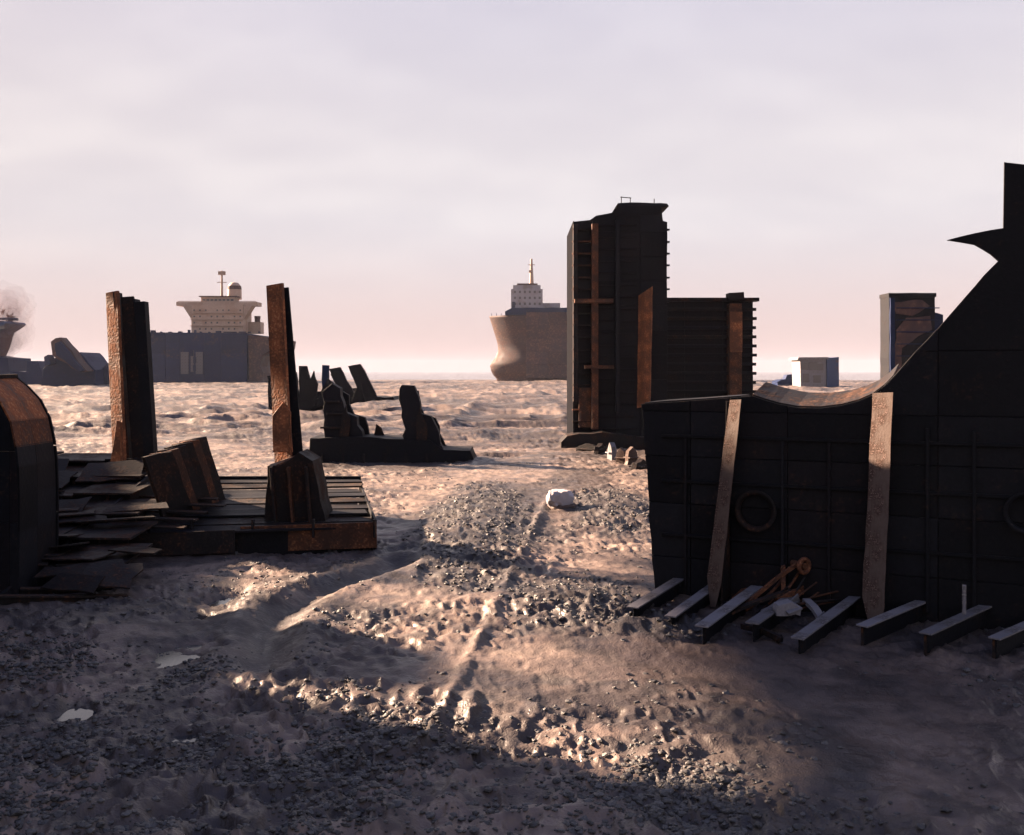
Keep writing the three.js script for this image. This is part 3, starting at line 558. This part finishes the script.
  // narrow ends of plate hanging off the left side of the deck
  for (let i = 0; i < 5; i++) part('loose_strip', bar([-4.6 + 0.2 * r(), 1.25 - 0.1 * i, 0.8 + 0.75 * i], [-1.9 + r(), 1.12 - 0.1 * i, 0.7 + 0.75 * i], 0.35, 0.05), pick(M.dark, r), g);
}
// loose bars in front of the steps
[['long thin bar lying on mud below the stepped plating, the nearer of two', [-14, 608, 21.3], [128, 592, 22.6]], ['long thin bar lying on mud below the stepped plating, the farther of two', [20, 600, 22.4], [112, 586, 23.2]]].forEach(([label, a, b], i) => {
  const A = at(...a), B = at(...b); A.y = ground(A.x, A.z) + 0.16; B.y = ground(B.x, B.z) + 0.1;
  const c = A.clone().lerp(B, 0.5), g = thing('long_bar', label, 'scrap metal', [c.x, c.y - 0.1, c.z]); c.y -= 0.1;
  part('bar_flange', bar(A.clone().sub(c).toArray(), B.clone().sub(c).toArray(), 0.2, 0.04), M.dark[2], g);
  part('bar_web', bar(A.clone().sub(c).add(new THREE.Vector3(0, -0.12, 0)).toArray(), B.clone().sub(c).add(new THREE.Vector3(0, -0.12, 0)).toArray(), 0.04, 0.22), M.dark[0], g);
});
// rounded hull shell at the left edge, running out of the frame towards the camera
{
  const g = thing('hull_shell', 'rounded rusty hull shell cut off by the left edge of the frame', 'ship wreck', [-12.15, 0, -24.2]), r = rng(601);
  const prof = [[-2.6, -0.4], [-2.6, 4.2], [-1.2, 4.55], [0.15, 4.86], [0.45, 4.62], [0.75, 4.3], [0.97, 3.87], [1.09, 3.3], [1.14, 2.85], [1.16, 2.2], [1.16, 1.4], [1.14, -0.4]];
  // end bulkhead in plates, curved side in strakes, each strake a part
  plates(g, 'end_plate', prof, [-3, -0.6, 0.9, 3], [-0.5, 1.6, 3.2, 6], 0.06, -0.06, M.soot, 611, 0.02, 0.01);
  for (let i = 2; i + 1 < prof.length; i++) for (let k = 0; k < 2; k++) {
    const a = prof[i], b = prof[i + 1], z0 = [0.02, 0.95][k], z1 = [0.945, 1.8][k];
    const mx = (a[0] + b[0]) / 2, my = (a[1] + b[1]) / 2, len = Math.hypot(b[0] - a[0], b[1] - a[1]), ang = Math.atan2(b[1] - a[1], b[0] - a[0]);
    const q = box(len + 0.03, 0.05, z1 - z0, 0, 0, 0); q.rotateZ(ang); q.translate(mx - 0.06, my, (z0 + z1) / 2); part('shell_plate', q, i < 6 ? M.orange[0] : i < 7 ? M.rust[0] : pick(M.soot, r), g);
  }
  plates(g, 'end_plate', prof.map(([x, y]) => [x - 0.08, y - 0.05]), [-3, -0.6, 0.9, 3], [-0.5, 1.6, 3.2, 6], 0.06, 1.75, M.soot, 613, 0.006, 0.004);
  part('crest_rib', bar([0.15, 4.88, 0.0], [0.15, 4.85, 1.8], 0.1, 0.09), M.dark[0], g);
  part('inner_wall', box(0.08, 4.6, 1.7, -2.55, 1.9, 0.92), M.soot[1], g);
}
// tall hull side beyond the left edge of the frame, whose shade lies over the foreground
{
  const g = thing('unseen_shading_wreck', 'unseen tall dark hull side outside the left edge, overhang added to shade the lower right', 'ship wreck', [-15.5, 0, -23.1], -Math.PI / 2), r = rng(621);
  const outline = ragged([[0, -0.5], [22, -0.5], [22, 10.6], [14, 11.2], [9, 11.5], [5, 11.8], [0, 12], [-3, 11.8], [-5.9, 11], [-5.7, 9.3], [-2.5, 8.9], [0, 8.2]], 0.9, 0.07);  // overhang at the far top end is shaped to shade the lower right ground
  plates(g, 'hull_plate', outline, [-7, 3.5, 7, 10.5, 14, 17.5, 23], [-1, 2, 4.2, 6.2, 13], 0.07, 0, M.dark, 631, 0.01, 0.006);
  for (let i = 0; i < 7; i++) part('web_frame', box(0.1, 6.6, 0.9, 0.6 + 3.3 * i, 3.0, 0.55), M.dark[i % 3], g);
  for (const v of [1.4, 3, 4.6, 6]) part('stringer', box(20.6, 0.12, 0.35, 10.4, v, 0.26), M.soot[2], g);
}

// unseen hull side added outside the left edge to shade the low wreck
{
  const g = thing('unseen_shading_wreck', 'added unseen hull side outside the left edge, cut open to shape the shade at right', 'ship wreck', [-23.5, 0, -45], -Math.PI / 2), r = rng(641);
  const outline = ragged([[0, -0.5], [17, -0.5], [17, 7.1], [12, 7.7], [8, 7.2], [4, 7.6], [0, 7.0]], 0.9, 0.08);
  plates(g, 'hull_plate', outline, [-1, 3.5, 7, 10.5, 14, 18], [-1, 2, 4.2, 6.2, 10], 0.07, 0, M.dark, 651, 0.01, 0.006);
  plates(g, 'upper_shade_band', ragged([[1.5, 12.2], [15.5, 12.0], [16.5, 13.4], [16, 16.2], [9, 16.6], [1.8, 16.0]], 0.9, 0.1), [0, 4, 7.5, 11, 14, 18], [11, 14.2, 18], 0.07, 0, M.dark, 653, 0.01, 0.006);  // raised band over an open slot, shaped to shade the ground at right
  for (let i = 0; i < 5; i++) part('web_frame', box(0.16, 15.6, 0.3, 2.2 + 3.1 * i, 7.5, 0.25), M.dark[i % 3], g);
}
// ---------------------------------------------------------------- second low wreck, behind
const outlineThing = (name, label, D, px0, pieces, turn = 0, cat = 'ship wreck', group) => {
  const o = at(px0, 0, D), g = thing(name, label, cat, [o.x, 0, -D], turn, group), s = D / F;
  const conv = ([px, py]) => [(px - px0) * s, Math.max(-0.9, EYE - (py - HORIZON) * s - ((py - HORIZON) * s > EYE - 0.6 ? 0.6 : 0))];
  pieces.forEach(([pn, pts, depth, z, mat, amp = 0.04]) => part(pn, slab(ragged(pts.map(conv), Math.max(0.5, s * 8), amp), depth, z), mat, g));
  return { g, conv, s };
};
{
  const { g, conv } = outlineThing('rib_section', 'low black wreck with two stepped rib towers on a slab', 55, 390, [
    ['base_slab', [[308, 466], [440, 466], [452, 460], [476, 453], [470, 450.5], [444, 450], [430, 440], [360, 437], [310, 438]], 3.2, -3.2, M.soot[1]],
    ['rib_tower', [[324, 440], [321, 410], [320, 392], [330, 384], [339, 389], [344, 412], [356, 417], [362, 440]], 0.8, -1.2, M.soot[2], 0.13],
    ['rib_tower', [[406, 452], [402, 410], [399, 388], [401, 385], [414, 385], [420, 414], [431, 416], [444, 451]], 0.8, -1.0, M.soot[2], 0.13],
    ['rib_tower', [[330, 440], [326, 412], [324, 396], [333, 392], [341, 396], [347, 416], [358, 420], [363, 440]], 0.4, -2.8, M.soot[0], 0.13],
    ['rib_tower', [[410, 452], [405, 412], [404, 392], [415, 391], [421, 416], [432, 420], [444, 451]], 0.4, -2.6, M.soot[0], 0.13],
    ['torn_plate', [[338, 440], [347, 440], [350, 418], [345, 404], [341, 416]], 0.12, -0.3, M.dark[0], 0.12],
    ['torn_plate', [[418, 452], [428, 451], [426, 424], [420, 408], [416, 424]], 0.12, -0.15, M.dark[1], 0.12],
    ['torn_plate', [[368, 440], [380, 440], [376, 430], [371, 426]], 0.12, -2.2, M.dark[0], 0.10],
    ['front_fender', [[318, 467], [438, 467], [436, 459], [320, 459]], 0.25, 0.02, M.dark[0]],
  ]);
  for (const [px, py, w] of [[332, 428, 1.4], [334, 414, 0.9], [331, 402, 0.8], [419, 436, 1.5], [414, 418, 1.1], [408, 400, 0.75]]) { const [x, y] = conv([px, py]); part('rung', box(w, 0.1, 0.18, x, y, -0.3), M.dark[1], g); }
  for (let i = 0; i < 6; i++) { const [x, y] = conv([322 + 21 * i, 452]); part('stiffener', box(0.12, 1.0, 0.14, x, y, 0.05), M.dark[i % 3], g); }
}
// ---------------------------------------------------------------- row of leaning plates farther back
{
  outlineThing('plate_row', 'row of leaning dark plates on a low base behind the single post', 128, 320, [
    ['base_slab', [[261, 413], [300, 413], [330, 403], [395, 400], [393, 397], [340, 398], [300, 400], [264, 408]], 7, -7, M.soot[1], 0.1],
    ['end_block', [[268, 411], [277, 411], [277, 375], [267, 376]], 3, -3, M.soot[2], 0.1],
    ['leaning_plate', [[298, 408], [317, 404], [306, 366], [298, 366]], 0.5, -1.0, M.soot[1], 0.08],
    ['leaning_plate', [[316, 402], [322, 402], [324, 365], [317, 365]], 0.5, -4, M.hull[1], 0.08],
    ['leaning_plate', [[344, 402], [356, 400], [338, 367], [327, 369]], 0.6, -2, M.soot[2], 0.08],
    ['leaning_plate', [[338, 402], [349, 402], [331, 372], [325, 374]], 0.6, -4.4, M.soot[2], 0.08],
    ['leaning_plate', [[362, 401], [377, 400], [374, 392], [359, 364], [347, 366]], 0.6, -1.5, M.soot[1], 0.08],
    ['leaning_plate', [[284, 409], [297, 408], [292, 372], [283, 374]], 0.6, -3, M.soot[0], 0.08],
    ['torn_fin', [[309, 406], [316, 405], [318, 384], [314, 371], [310, 380]], 0.5, -0.3, M.soot[0], 0.15],
    ['torn_fin', [[318, 405], [330, 404], [336, 384], [328, 378], [322, 390]], 0.5, 0.2, M.soot[2], 0.15],
    ['torn_fin', [[278, 411], [286, 410], [285, 380], [281, 388]], 0.5, -0.4, M.soot[0], 0.15],
    ['torn_fin', [[352, 403], [366, 402], [362, 384], [356, 390]], 0.5, 0.1, M.soot[0], 0.15],
    ['cross_web', [[286, 409], [366, 402], [358, 388], [290, 394]], 0.5, -5.4, M.soot[2], 0.1],
  ]);
}
// ---------------------------------------------------------------- far debris at the left
outlineThing('far_wreck', 'bluish broken wreck with a tilted slab on the far flat at the left', 330, 66, [
  ['hulk', [[41, 388], [43, 369], [50, 361], [60, 355], [66, 357], [80, 352], [88, 362], [95, 370], [97, 388]], 16, -16, M.hull[1], 0.3],
  ['tilted_slab', [[60, 356], [58, 342], [62, 339], [67, 338], [73, 345], [83, 358], [94, 371], [86, 372]], 5, 0.2, M.hullRust[0], 0.3],
  ['tilted_rib', [[66, 356], [64, 344], [69, 342], [92, 370], [88, 372]], 1.5, 5.4, M.hull[0], 0.2],
  ['stub', [[51, 366], [50, 357], [54, 355], [57, 364]], 4, 0.3, M.hull[2], 0.2],
]);
outlineThing('far_heap', 'small blue heap of scrap between far wreck and three-flanged post', 340, 106, [
  ['heap', [[97, 387], [100, 374], [106, 364], [112, 361], [124, 368], [132, 387]], 12, -12, M.hull[1], 0.4],
  ['heap_slab', [[99, 385], [104, 370], [110, 366], [112, 384]], 3, 0.2, M.hull[0], 0.3],
]);
outlineThing('far_block', 'squat blue block of cut hull on the flat near the left edge', 345, 30, [
  ['block', [[26, 388], [27, 361], [38, 361], [41, 371], [42, 388]], 10, -10, M.hull[2], 0.3],
  ['low_wall', [[6, 388], [8, 371], [26, 372], [27, 388]], 8, -9, M.hull[1], 0.3],
]);
{
  const { g, conv } = outlineThing('far_ship', 'distant dark ship with overhanging bridge cut by the left edge', 380, -14, [
    ['hull', [[-90, 386], [-88, 356], [-40, 352], [8, 358], [9, 386]], 18, -18, M.hull[1], 0.2],
    ['castle', [[-44, 356], [-42, 336], [-7, 337], [-10, 347], [-14, 356]], 14, -15, M.hull[0], 0.15],
    ['bridge', [[-68, 322], [-66, 318.5], [4, 321], [6, 323], [-6, 331], [-9, 338], [-56, 337]], 16, -16, M.blue[0], 0.15],
    ['rail', [[-30, 318.6], [8, 319.6], [8, 317], [-30, 316]], 2, -8, M.hull[0], 0.1],
  ]);
  for (let i = 0; i < 5; i++) { const [x, y] = conv([-30 + 8 * i, 327.5]); part('window', box(2.0, 1.2, 0.2, x, y, 0.12), M.glass, g); }
}
// smoke from the far ship
{
  const r = rng(701), geos = [];
  for (let i = 0; i < 34; i++) {
    const t = i / 33, px = mix(-6, 24, r()) - 12 * t * r(), py = mix(348, 300, r()), s = 2.2 + 4.4 * r();
    const q = new THREE.IcosahedronGeometry(s, 4), p = q.attributes.position, v = new THREE.Vector3();
    for (let k = 0; k < p.count; k++) { v.fromBufferAttribute(p, k); v.multiplyScalar(0.35 + 1.3 * fbm(1.6 * v.x / s + 5 + i, 1.6 * (v.y + v.z) / s + 9, 711, 4)); p.setXYZ(k, v.x, v.y, v.z); }
    q.computeVertexNormals(); const c = at(px, py, 384 + 12 * r()); q.translate(c.x, c.y, c.z); geos.push(q.deleteAttribute('uv'));
  }
  tag(part('smoke', mergeGeometries(geos), new THREE.MeshStandardMaterial({ color: new THREE.Color().setRGB(0.30, 0.17, 0.16), roughness: 1, transparent: true, opacity: 0.04, depthWrite: false }), scene), 'thin pinkish brown smoke drifting round the distant ship at left edge', 'smoke', null, 'stuff');
}

// ---------------------------------------------------------------- tanker cut in half, at the left
{
  const D = 430, s = D / F, r = rng(801), g = thing('cut_tanker', 'beached dark blue tanker cut open, with cream bridge block above', 'ship', [at(198, 0, D).x, 0, -D]);
  const X = (px) => (px - 198) * s, Y = (py) => EYE - (py - HORIZON) * s, top = Y(333), w0 = X(147), w1 = X(247);
  // cut face in plates
  plates(g, 'hull_plate', [[w0, -1.5], [w1, -1.5], [w1, top], [w0, top + 0.3]], [-60, -14, -7.8, 2.6, 10, 60], [-2, 6, 12.5, 17, 30], 0.4, -0.4, M.hull, 811, 0.12, 0.12);
  part('hull_body', box(w1 - w0 - 0.6, top + 1, 60, (w0 + w1) / 2, top / 2 - 0.6, -30.6), M.hull[1], g);
  const st = part('stern_quarter', slab(ragged([[w1 + 0.05, -1.5], [X(262), -1.5], [X(262), Y(373)], [X(259), Y(366)], [X(261), Y(356)], [X(270), Y(350)], [X(272), Y(338)], [w1 + 0.05, Y(335)]], 3, 0.2), 46, -48), M.hullRust[1], g);
  // openings torn in the cut face
  for (const [a, b, c, d] of [[181, 189, 352, 374], [191, 194, 350, 372], [196, 203, 352, 374]]) part('opening_frame', box(X(b) - X(a), Y(c) - Y(d), 0.5, (X(a) + X(b)) / 2, (Y(c) + Y(d)) / 2, 0.2), M.grey[0], g);
  for (const [px, py] of [[192.3, 353], [195, 360], [194.8, 368]]) part('hatch', box(1.3, 2.6, 0.3, X(px), Y(py), 0.5), M.hull[0], g);
  for (let i = 0; i < 14; i++) part('deck_bollard', box(0.6 + 2.6 * r() ** 2, 0.4 + 2.0 * r() ** 3, 1.6, mix(w0 + 1, w1 + 6, (i + r() * 0.6) / 14), top + 0.5, -2 - 4 * r()), M.hull[i % 3], g);
  const XB = (px) => X(px) - 4.9;
  // bridge block
  const zb = -16, blk = part('bridge_block', box(XB(249) - XB(196), Y(304) - top + 0.4, 14, (XB(249) + XB(196)) / 2, (Y(304) + top) / 2 + 0.2, zb), M.cream[1], g);
  part('flared_corner', slab([[XB(196) - 0.1, Y(318)], [XB(196) - 0.1, Y(304.2)], [XB(187), Y(304.2)]], 6, zb + 0.9, 0.05), M.cream[0], blk); part('flared_corner', slab([[XB(249) + 0.1, Y(318)], [XB(258), Y(304.2)], [XB(249) + 0.1, Y(304.2)]], 6, zb + 0.9, 0.05), M.cream[0], blk);
  for (let row = 0; row < 4; row += 1) for (let k = 0; k < 9; k++) if ((row * 5 + k * 3) % 4) part('window', box(0.7, 0.7, 0.2, mix(XB(199), XB(246), k / 8), mix(Y(328), Y(309), row / 3), zb + 7.05), M.glass, blk);
  for (let row = 0; row < 3; row++) part('deck_line', box(XB(249) - XB(196) + 0.8, 0.25, 0.8, (XB(249) + XB(196)) / 2, mix(Y(325), Y(312), row / 2), zb + 7.2), M.cream[0], blk);
  const wing = part('bridge_wing', box(XB(262) - XB(179), 1.7, 8, (XB(262) + XB(179)) / 2, Y(302), zb + 1), M.cream[1], g);
  part('wing_rail', box(XB(262) - XB(179) - 1, 0.25, 0.2, (XB(262) + XB(179)) / 2, Y(299.4), zb + 4.6), M.cream[0], wing);
  const wh = part('wheelhouse', box(XB(238) - XB(203), 2.6, 7, (XB(238) + XB(203)) / 2, Y(297.5), zb - 0.5), M.cream[0], g);
  for (let k = 0; k < 8; k++) part('window', box(1.3, 1.0, 0.2, mix(XB(206), XB(235), k / 7), Y(298), zb + 3.05), M.glass, wh);
  part('wheelhouse_roof', box(XB(240) - XB(201), 0.5, 8, (XB(240) + XB(201)) / 2, Y(294.2), zb - 0.5), M.hullRust[2], wh);
  const fun = new THREE.LatheGeometry([[3.2, 0], [3.1, 4], [2.8, 6], [1.7, 7.4], [0, 7.7]].map(([a, b]) => new THREE.Vector2(a, b)), 24); fun.translate(XB(233), Y(296), zb - 4);
  const f = part('funnel', metric(fun), M.cream[2], g); const ring = new THREE.CylinderGeometry(2.95, 3.1, 1.6, 24); ring.translate(XB(233), Y(296) + 5.2, zb - 4); part('funnel_band', metric(ring), M.hullRust[1], f);
  const mast = part('mast', metric(new THREE.CylinderGeometry(0.35, 0.6, 12, 10).translate(XB(222.5), Y(281), zb)), M.cream[0], g);
  part('mast_top', box(3.0, 1.6, 1.4, XB(222.5), Y(269.5), zb), M.cream[0], mast); part('yard', box(4.2, 0.3, 0.3, XB(222.5), Y(279), zb), M.cream[0], mast);
  part('aft_house', box(5.6, 5.2, 6, XB(255.5), Y(326), zb - 4), M.cream[0], g); part('vent_cowl', metric(new THREE.CylinderGeometry(1.4, 1.2, 3, 16).translate(XB(257), Y(317), zb - 4)), M.hullRust[2], g);
}
// ---------------------------------------------------------------- ship with bulbous bow, right of it
{
  const D = 500, s = D / F, g = thing('bow_ship', 'beached rust and blue ship, bulbous bow to the left, white bridge above', 'ship', [at(489, 0, D).x, 0, -D]);
  const X = (px) => (px - 489) * s, Y = (py) => EYE - (py - HORIZON) * s;
  // hull: stations along the length, each with its half breadth and its own stem line
  const rows = [[-1.5, 496.5], [Y(379), 496], [Y(375), 492.5], [Y(371), 490.5], [Y(366), 489.3], [Y(362), 491], [Y(357), 495], [Y(350), 497.6], [Y(343), 497.2], [Y(334), 494.4], [Y(325), 491.6], [Y(316.5), 489], [Y(314.6), 488.4]];
  const N = 26, L = X(640), pos = [], idx = [], half = 15;
  for (const side of [1, -1]) for (let j = 0; j < rows.length; j++) for (let i = 0; i <= N; i++) {
    const x0 = X(rows[j][1]), t = i / N, x = x0 + (L - x0) * t ** 1.6, q = Math.min(1, (x - x0) / (24 + 10 * (1 - j / rows.length)));
    const b = half * Math.pow(Math.sin(q * Math.PI / 2), 0.8) * (0.80 + 0.2 * Math.min(1, j / 5));
    pos.push(x, rows[j][0] + (j === rows.length - 1 ? 0 : 0), side * b - half);
  }
  const m = rows.length * (N + 1), id = (sd, j, i) => sd * m + j * (N + 1) + i;
  for (let sd = 0; sd < 2; sd++) for (let j = 0; j + 1 < rows.length; j++) for (let i = 0; i < N; i++) { const a = id(sd, j, i), b = id(sd, j, i + 1), c = id(sd, j + 1, i), d = id(sd, j + 1, i + 1); sd ? idx.push(a, c, b, b, c, d) : idx.push(a, b, c, b, d, c); }
  const J = rows.length - 1; for (let i = 0; i < N; i++) idx.push(id(0, J, i), id(0, J, i + 1), id(1, J, i), id(0, J, i + 1), id(1, J, i + 1), id(1, J, i));
  for (let j = 0; j < J; j++) idx.push(id(0, j, N), id(1, j, N), id(0, j + 1, N), id(1, j, N), id(1, j + 1, N), id(0, j + 1, N));
  const hg = new THREE.BufferGeometry(); hg.setAttribute('position', new THREE.Float32BufferAttribute(pos, 3)); hg.setIndex(idx); hg.computeVertexNormals();
  const hull = part('hull', metric(hg), M.hullRust[0], g);
  // painted side plating: blue strakes standing a little proud aft of the bow
  const r = rng(821);
  for (let k = 0; k < 5; k++) for (let q = 0; q < 3; q++) { const y0 = mix(Y(378), Y(312), k / 5), y1 = mix(Y(378), Y(312), (k + 1) / 5), a = [526, 548, 570][q], b = [548, 570, 630][q]; part('side_plate', box(X(b) - X(a) - 0.15, y1 - y0 - 0.15, 0.2, (X(a) + X(b)) / 2, (y0 + y1) / 2, 0.12), M.hullRust[(k * 2 + q) % 3], g); }
  part('bulwark', slab(ragged([[X(505), Y(314.4)], [X(640), Y(314.4)], [X(640), Y(307)], [X(512), Y(307.5)], [X(505), Y(311)]], 4, 0.12), 24, -27), M.hull[1], g);
  const zb = -13, bb = part('bridge_block', box(X(543) - X(511), Y(288) - Y(307) , 14, (X(543) + X(511)) / 2, (Y(288) + Y(307)) / 2, zb), M.white[1], g);
  for (let row = 0; row < 3; row++) for (let k = 0; k < 6; k++) part('window', box(1.0, 1.2, 0.2, mix(X(515), X(540), k / 5), mix(Y(303), Y(291), row / 2), zb + 7.05), M.glass, bb);
  part('door', box(1.6, 3, 0.25, X(513.6), Y(304), zb + 7.1), M.hull[0], bb);
  const wh = part('wheelhouse', box(X(541) - X(513), 2.2, 11, (X(541) + X(513)) / 2, Y(286), zb), M.white[0], g);
  part('roof', box(X(538) - X(517), 1.2, 8, (X(538) + X(517)) / 2, Y(283), zb), M.hullRust[2], wh);
  const mast = part('mast', metric(new THREE.CylinderGeometry(0.5, 1.2, Y(256) - Y(283), 12).translate(X(532), (Y(256) + Y(283)) / 2, zb)), M.cream[1], g);
  part('yard', box(3.4, 0.35, 0.35, X(532), Y(262), zb), M.cream[0], mast); part('radar', box(1.8, 1.2, 0.8, X(531), Y(269), zb + 0.8), M.cream[0], mast);
  part('deck_house', box(9, 3.2, 8, X(552), Y(305), zb), M.white[0], g);
  for (const px of [491, 496, 501]) part('bow_rail', box(0.25, 1.4, 0.25, X(px), Y(314) + 0.5, -15), M.hull[0], g);
}
// ---------------------------------------------------------------- block behind the big wreck, and things on the far right
{
  const D = 100;
  const { g, conv } = outlineThing('cut_block', 'upright cut hull block with rust streaks rising behind the black hull', D, 880, [
    ['block', [[889, 424], [935, 424], [935, 294], [889, 294]], 2.4, -2.4, M.soot[2], 0.02],
    ['rim', [[888.5, 297], [936, 297], [936, 293], [888.5, 293]], 2.6, -2.5, M.soot[2], 0.02],
    ['rear_block', [[935.5, 424], [956, 424], [956, 313], [944, 309.5], [935.5, 312]], 4, -7, M.hull[0], 0.04],
    ['rust_patch', [[896, 330], [906, 318], [930, 316], [932, 330], [918, 336], [902, 348], [900, 378], [893, 378]], 0.05, 0.015, M.hullRust[1], 0.08],
    ['rust_patch', [[893, 302], [922, 300], [930, 306], [912, 316], [896, 314]], 0.05, 0.015, M.hullRust[0], 0.08],
    ['corner_strip', [[889.5, 420], [894, 420], [894, 298], [889.5, 298]], 0.25, 0.01, M.hull[0], 0.02],
  ]);
  for (let i = 0; i < 8; i++) { const [x, y] = conv([912, 392 - i * 12]); part('stiffener', box(4.3, 0.09, 0.14, x - 0.05 + 0.6, y, 0.09), M.hull[i % 3], g); }
}
{
  const { g, conv, s } = outlineThing('deckhouse', 'small white and blue deckhouse standing on the far flat beyond the dip', 300, 818, [
    ['white_house', [[801, 391], [826, 391], [826, 359], [800, 360]], 9, -9, M.grey[2], 0.05],
    ['blue_house', [[826.5, 391], [838.5, 391], [838.5, 357], [826.5, 358]], 9, -8.6, M.blue[0], 0.05],
    ['flat_roof', [[797, 360], [828, 359.5], [828, 357], [798, 357.4]], 10, -9.5, M.grey[1], 0.05],
  ]);
  for (const [px, py, w, h] of [[805, 366, 2, 2.2], [813, 366, 2.4, 2.4], [820, 367, 2, 2], [806, 378, 1.8, 2.6], [817, 379, 2.2, 2.2]]) { const [x, y] = conv([px, py]); part('window', box(w, h, 0.2, x, y, 0.1), M.glass, g); }
}
outlineThing('low_barge', 'low dark barge lying on the flat left of the white deckhouse', 330, 788, [
  ['hull', [[779, 387], [802, 387], [803, 379], [797, 378], [781, 380], [777, 382]], 7, -7, M.hull[1], 0.1],
  ['cabin', [[786, 379.5], [798, 379], [798, 374], [788, 375]], 4, -5, M.hull[2], 0.1],
], 0, 'boat');

camera.updateProjectionMatrix();
renderer.render(scene, camera);
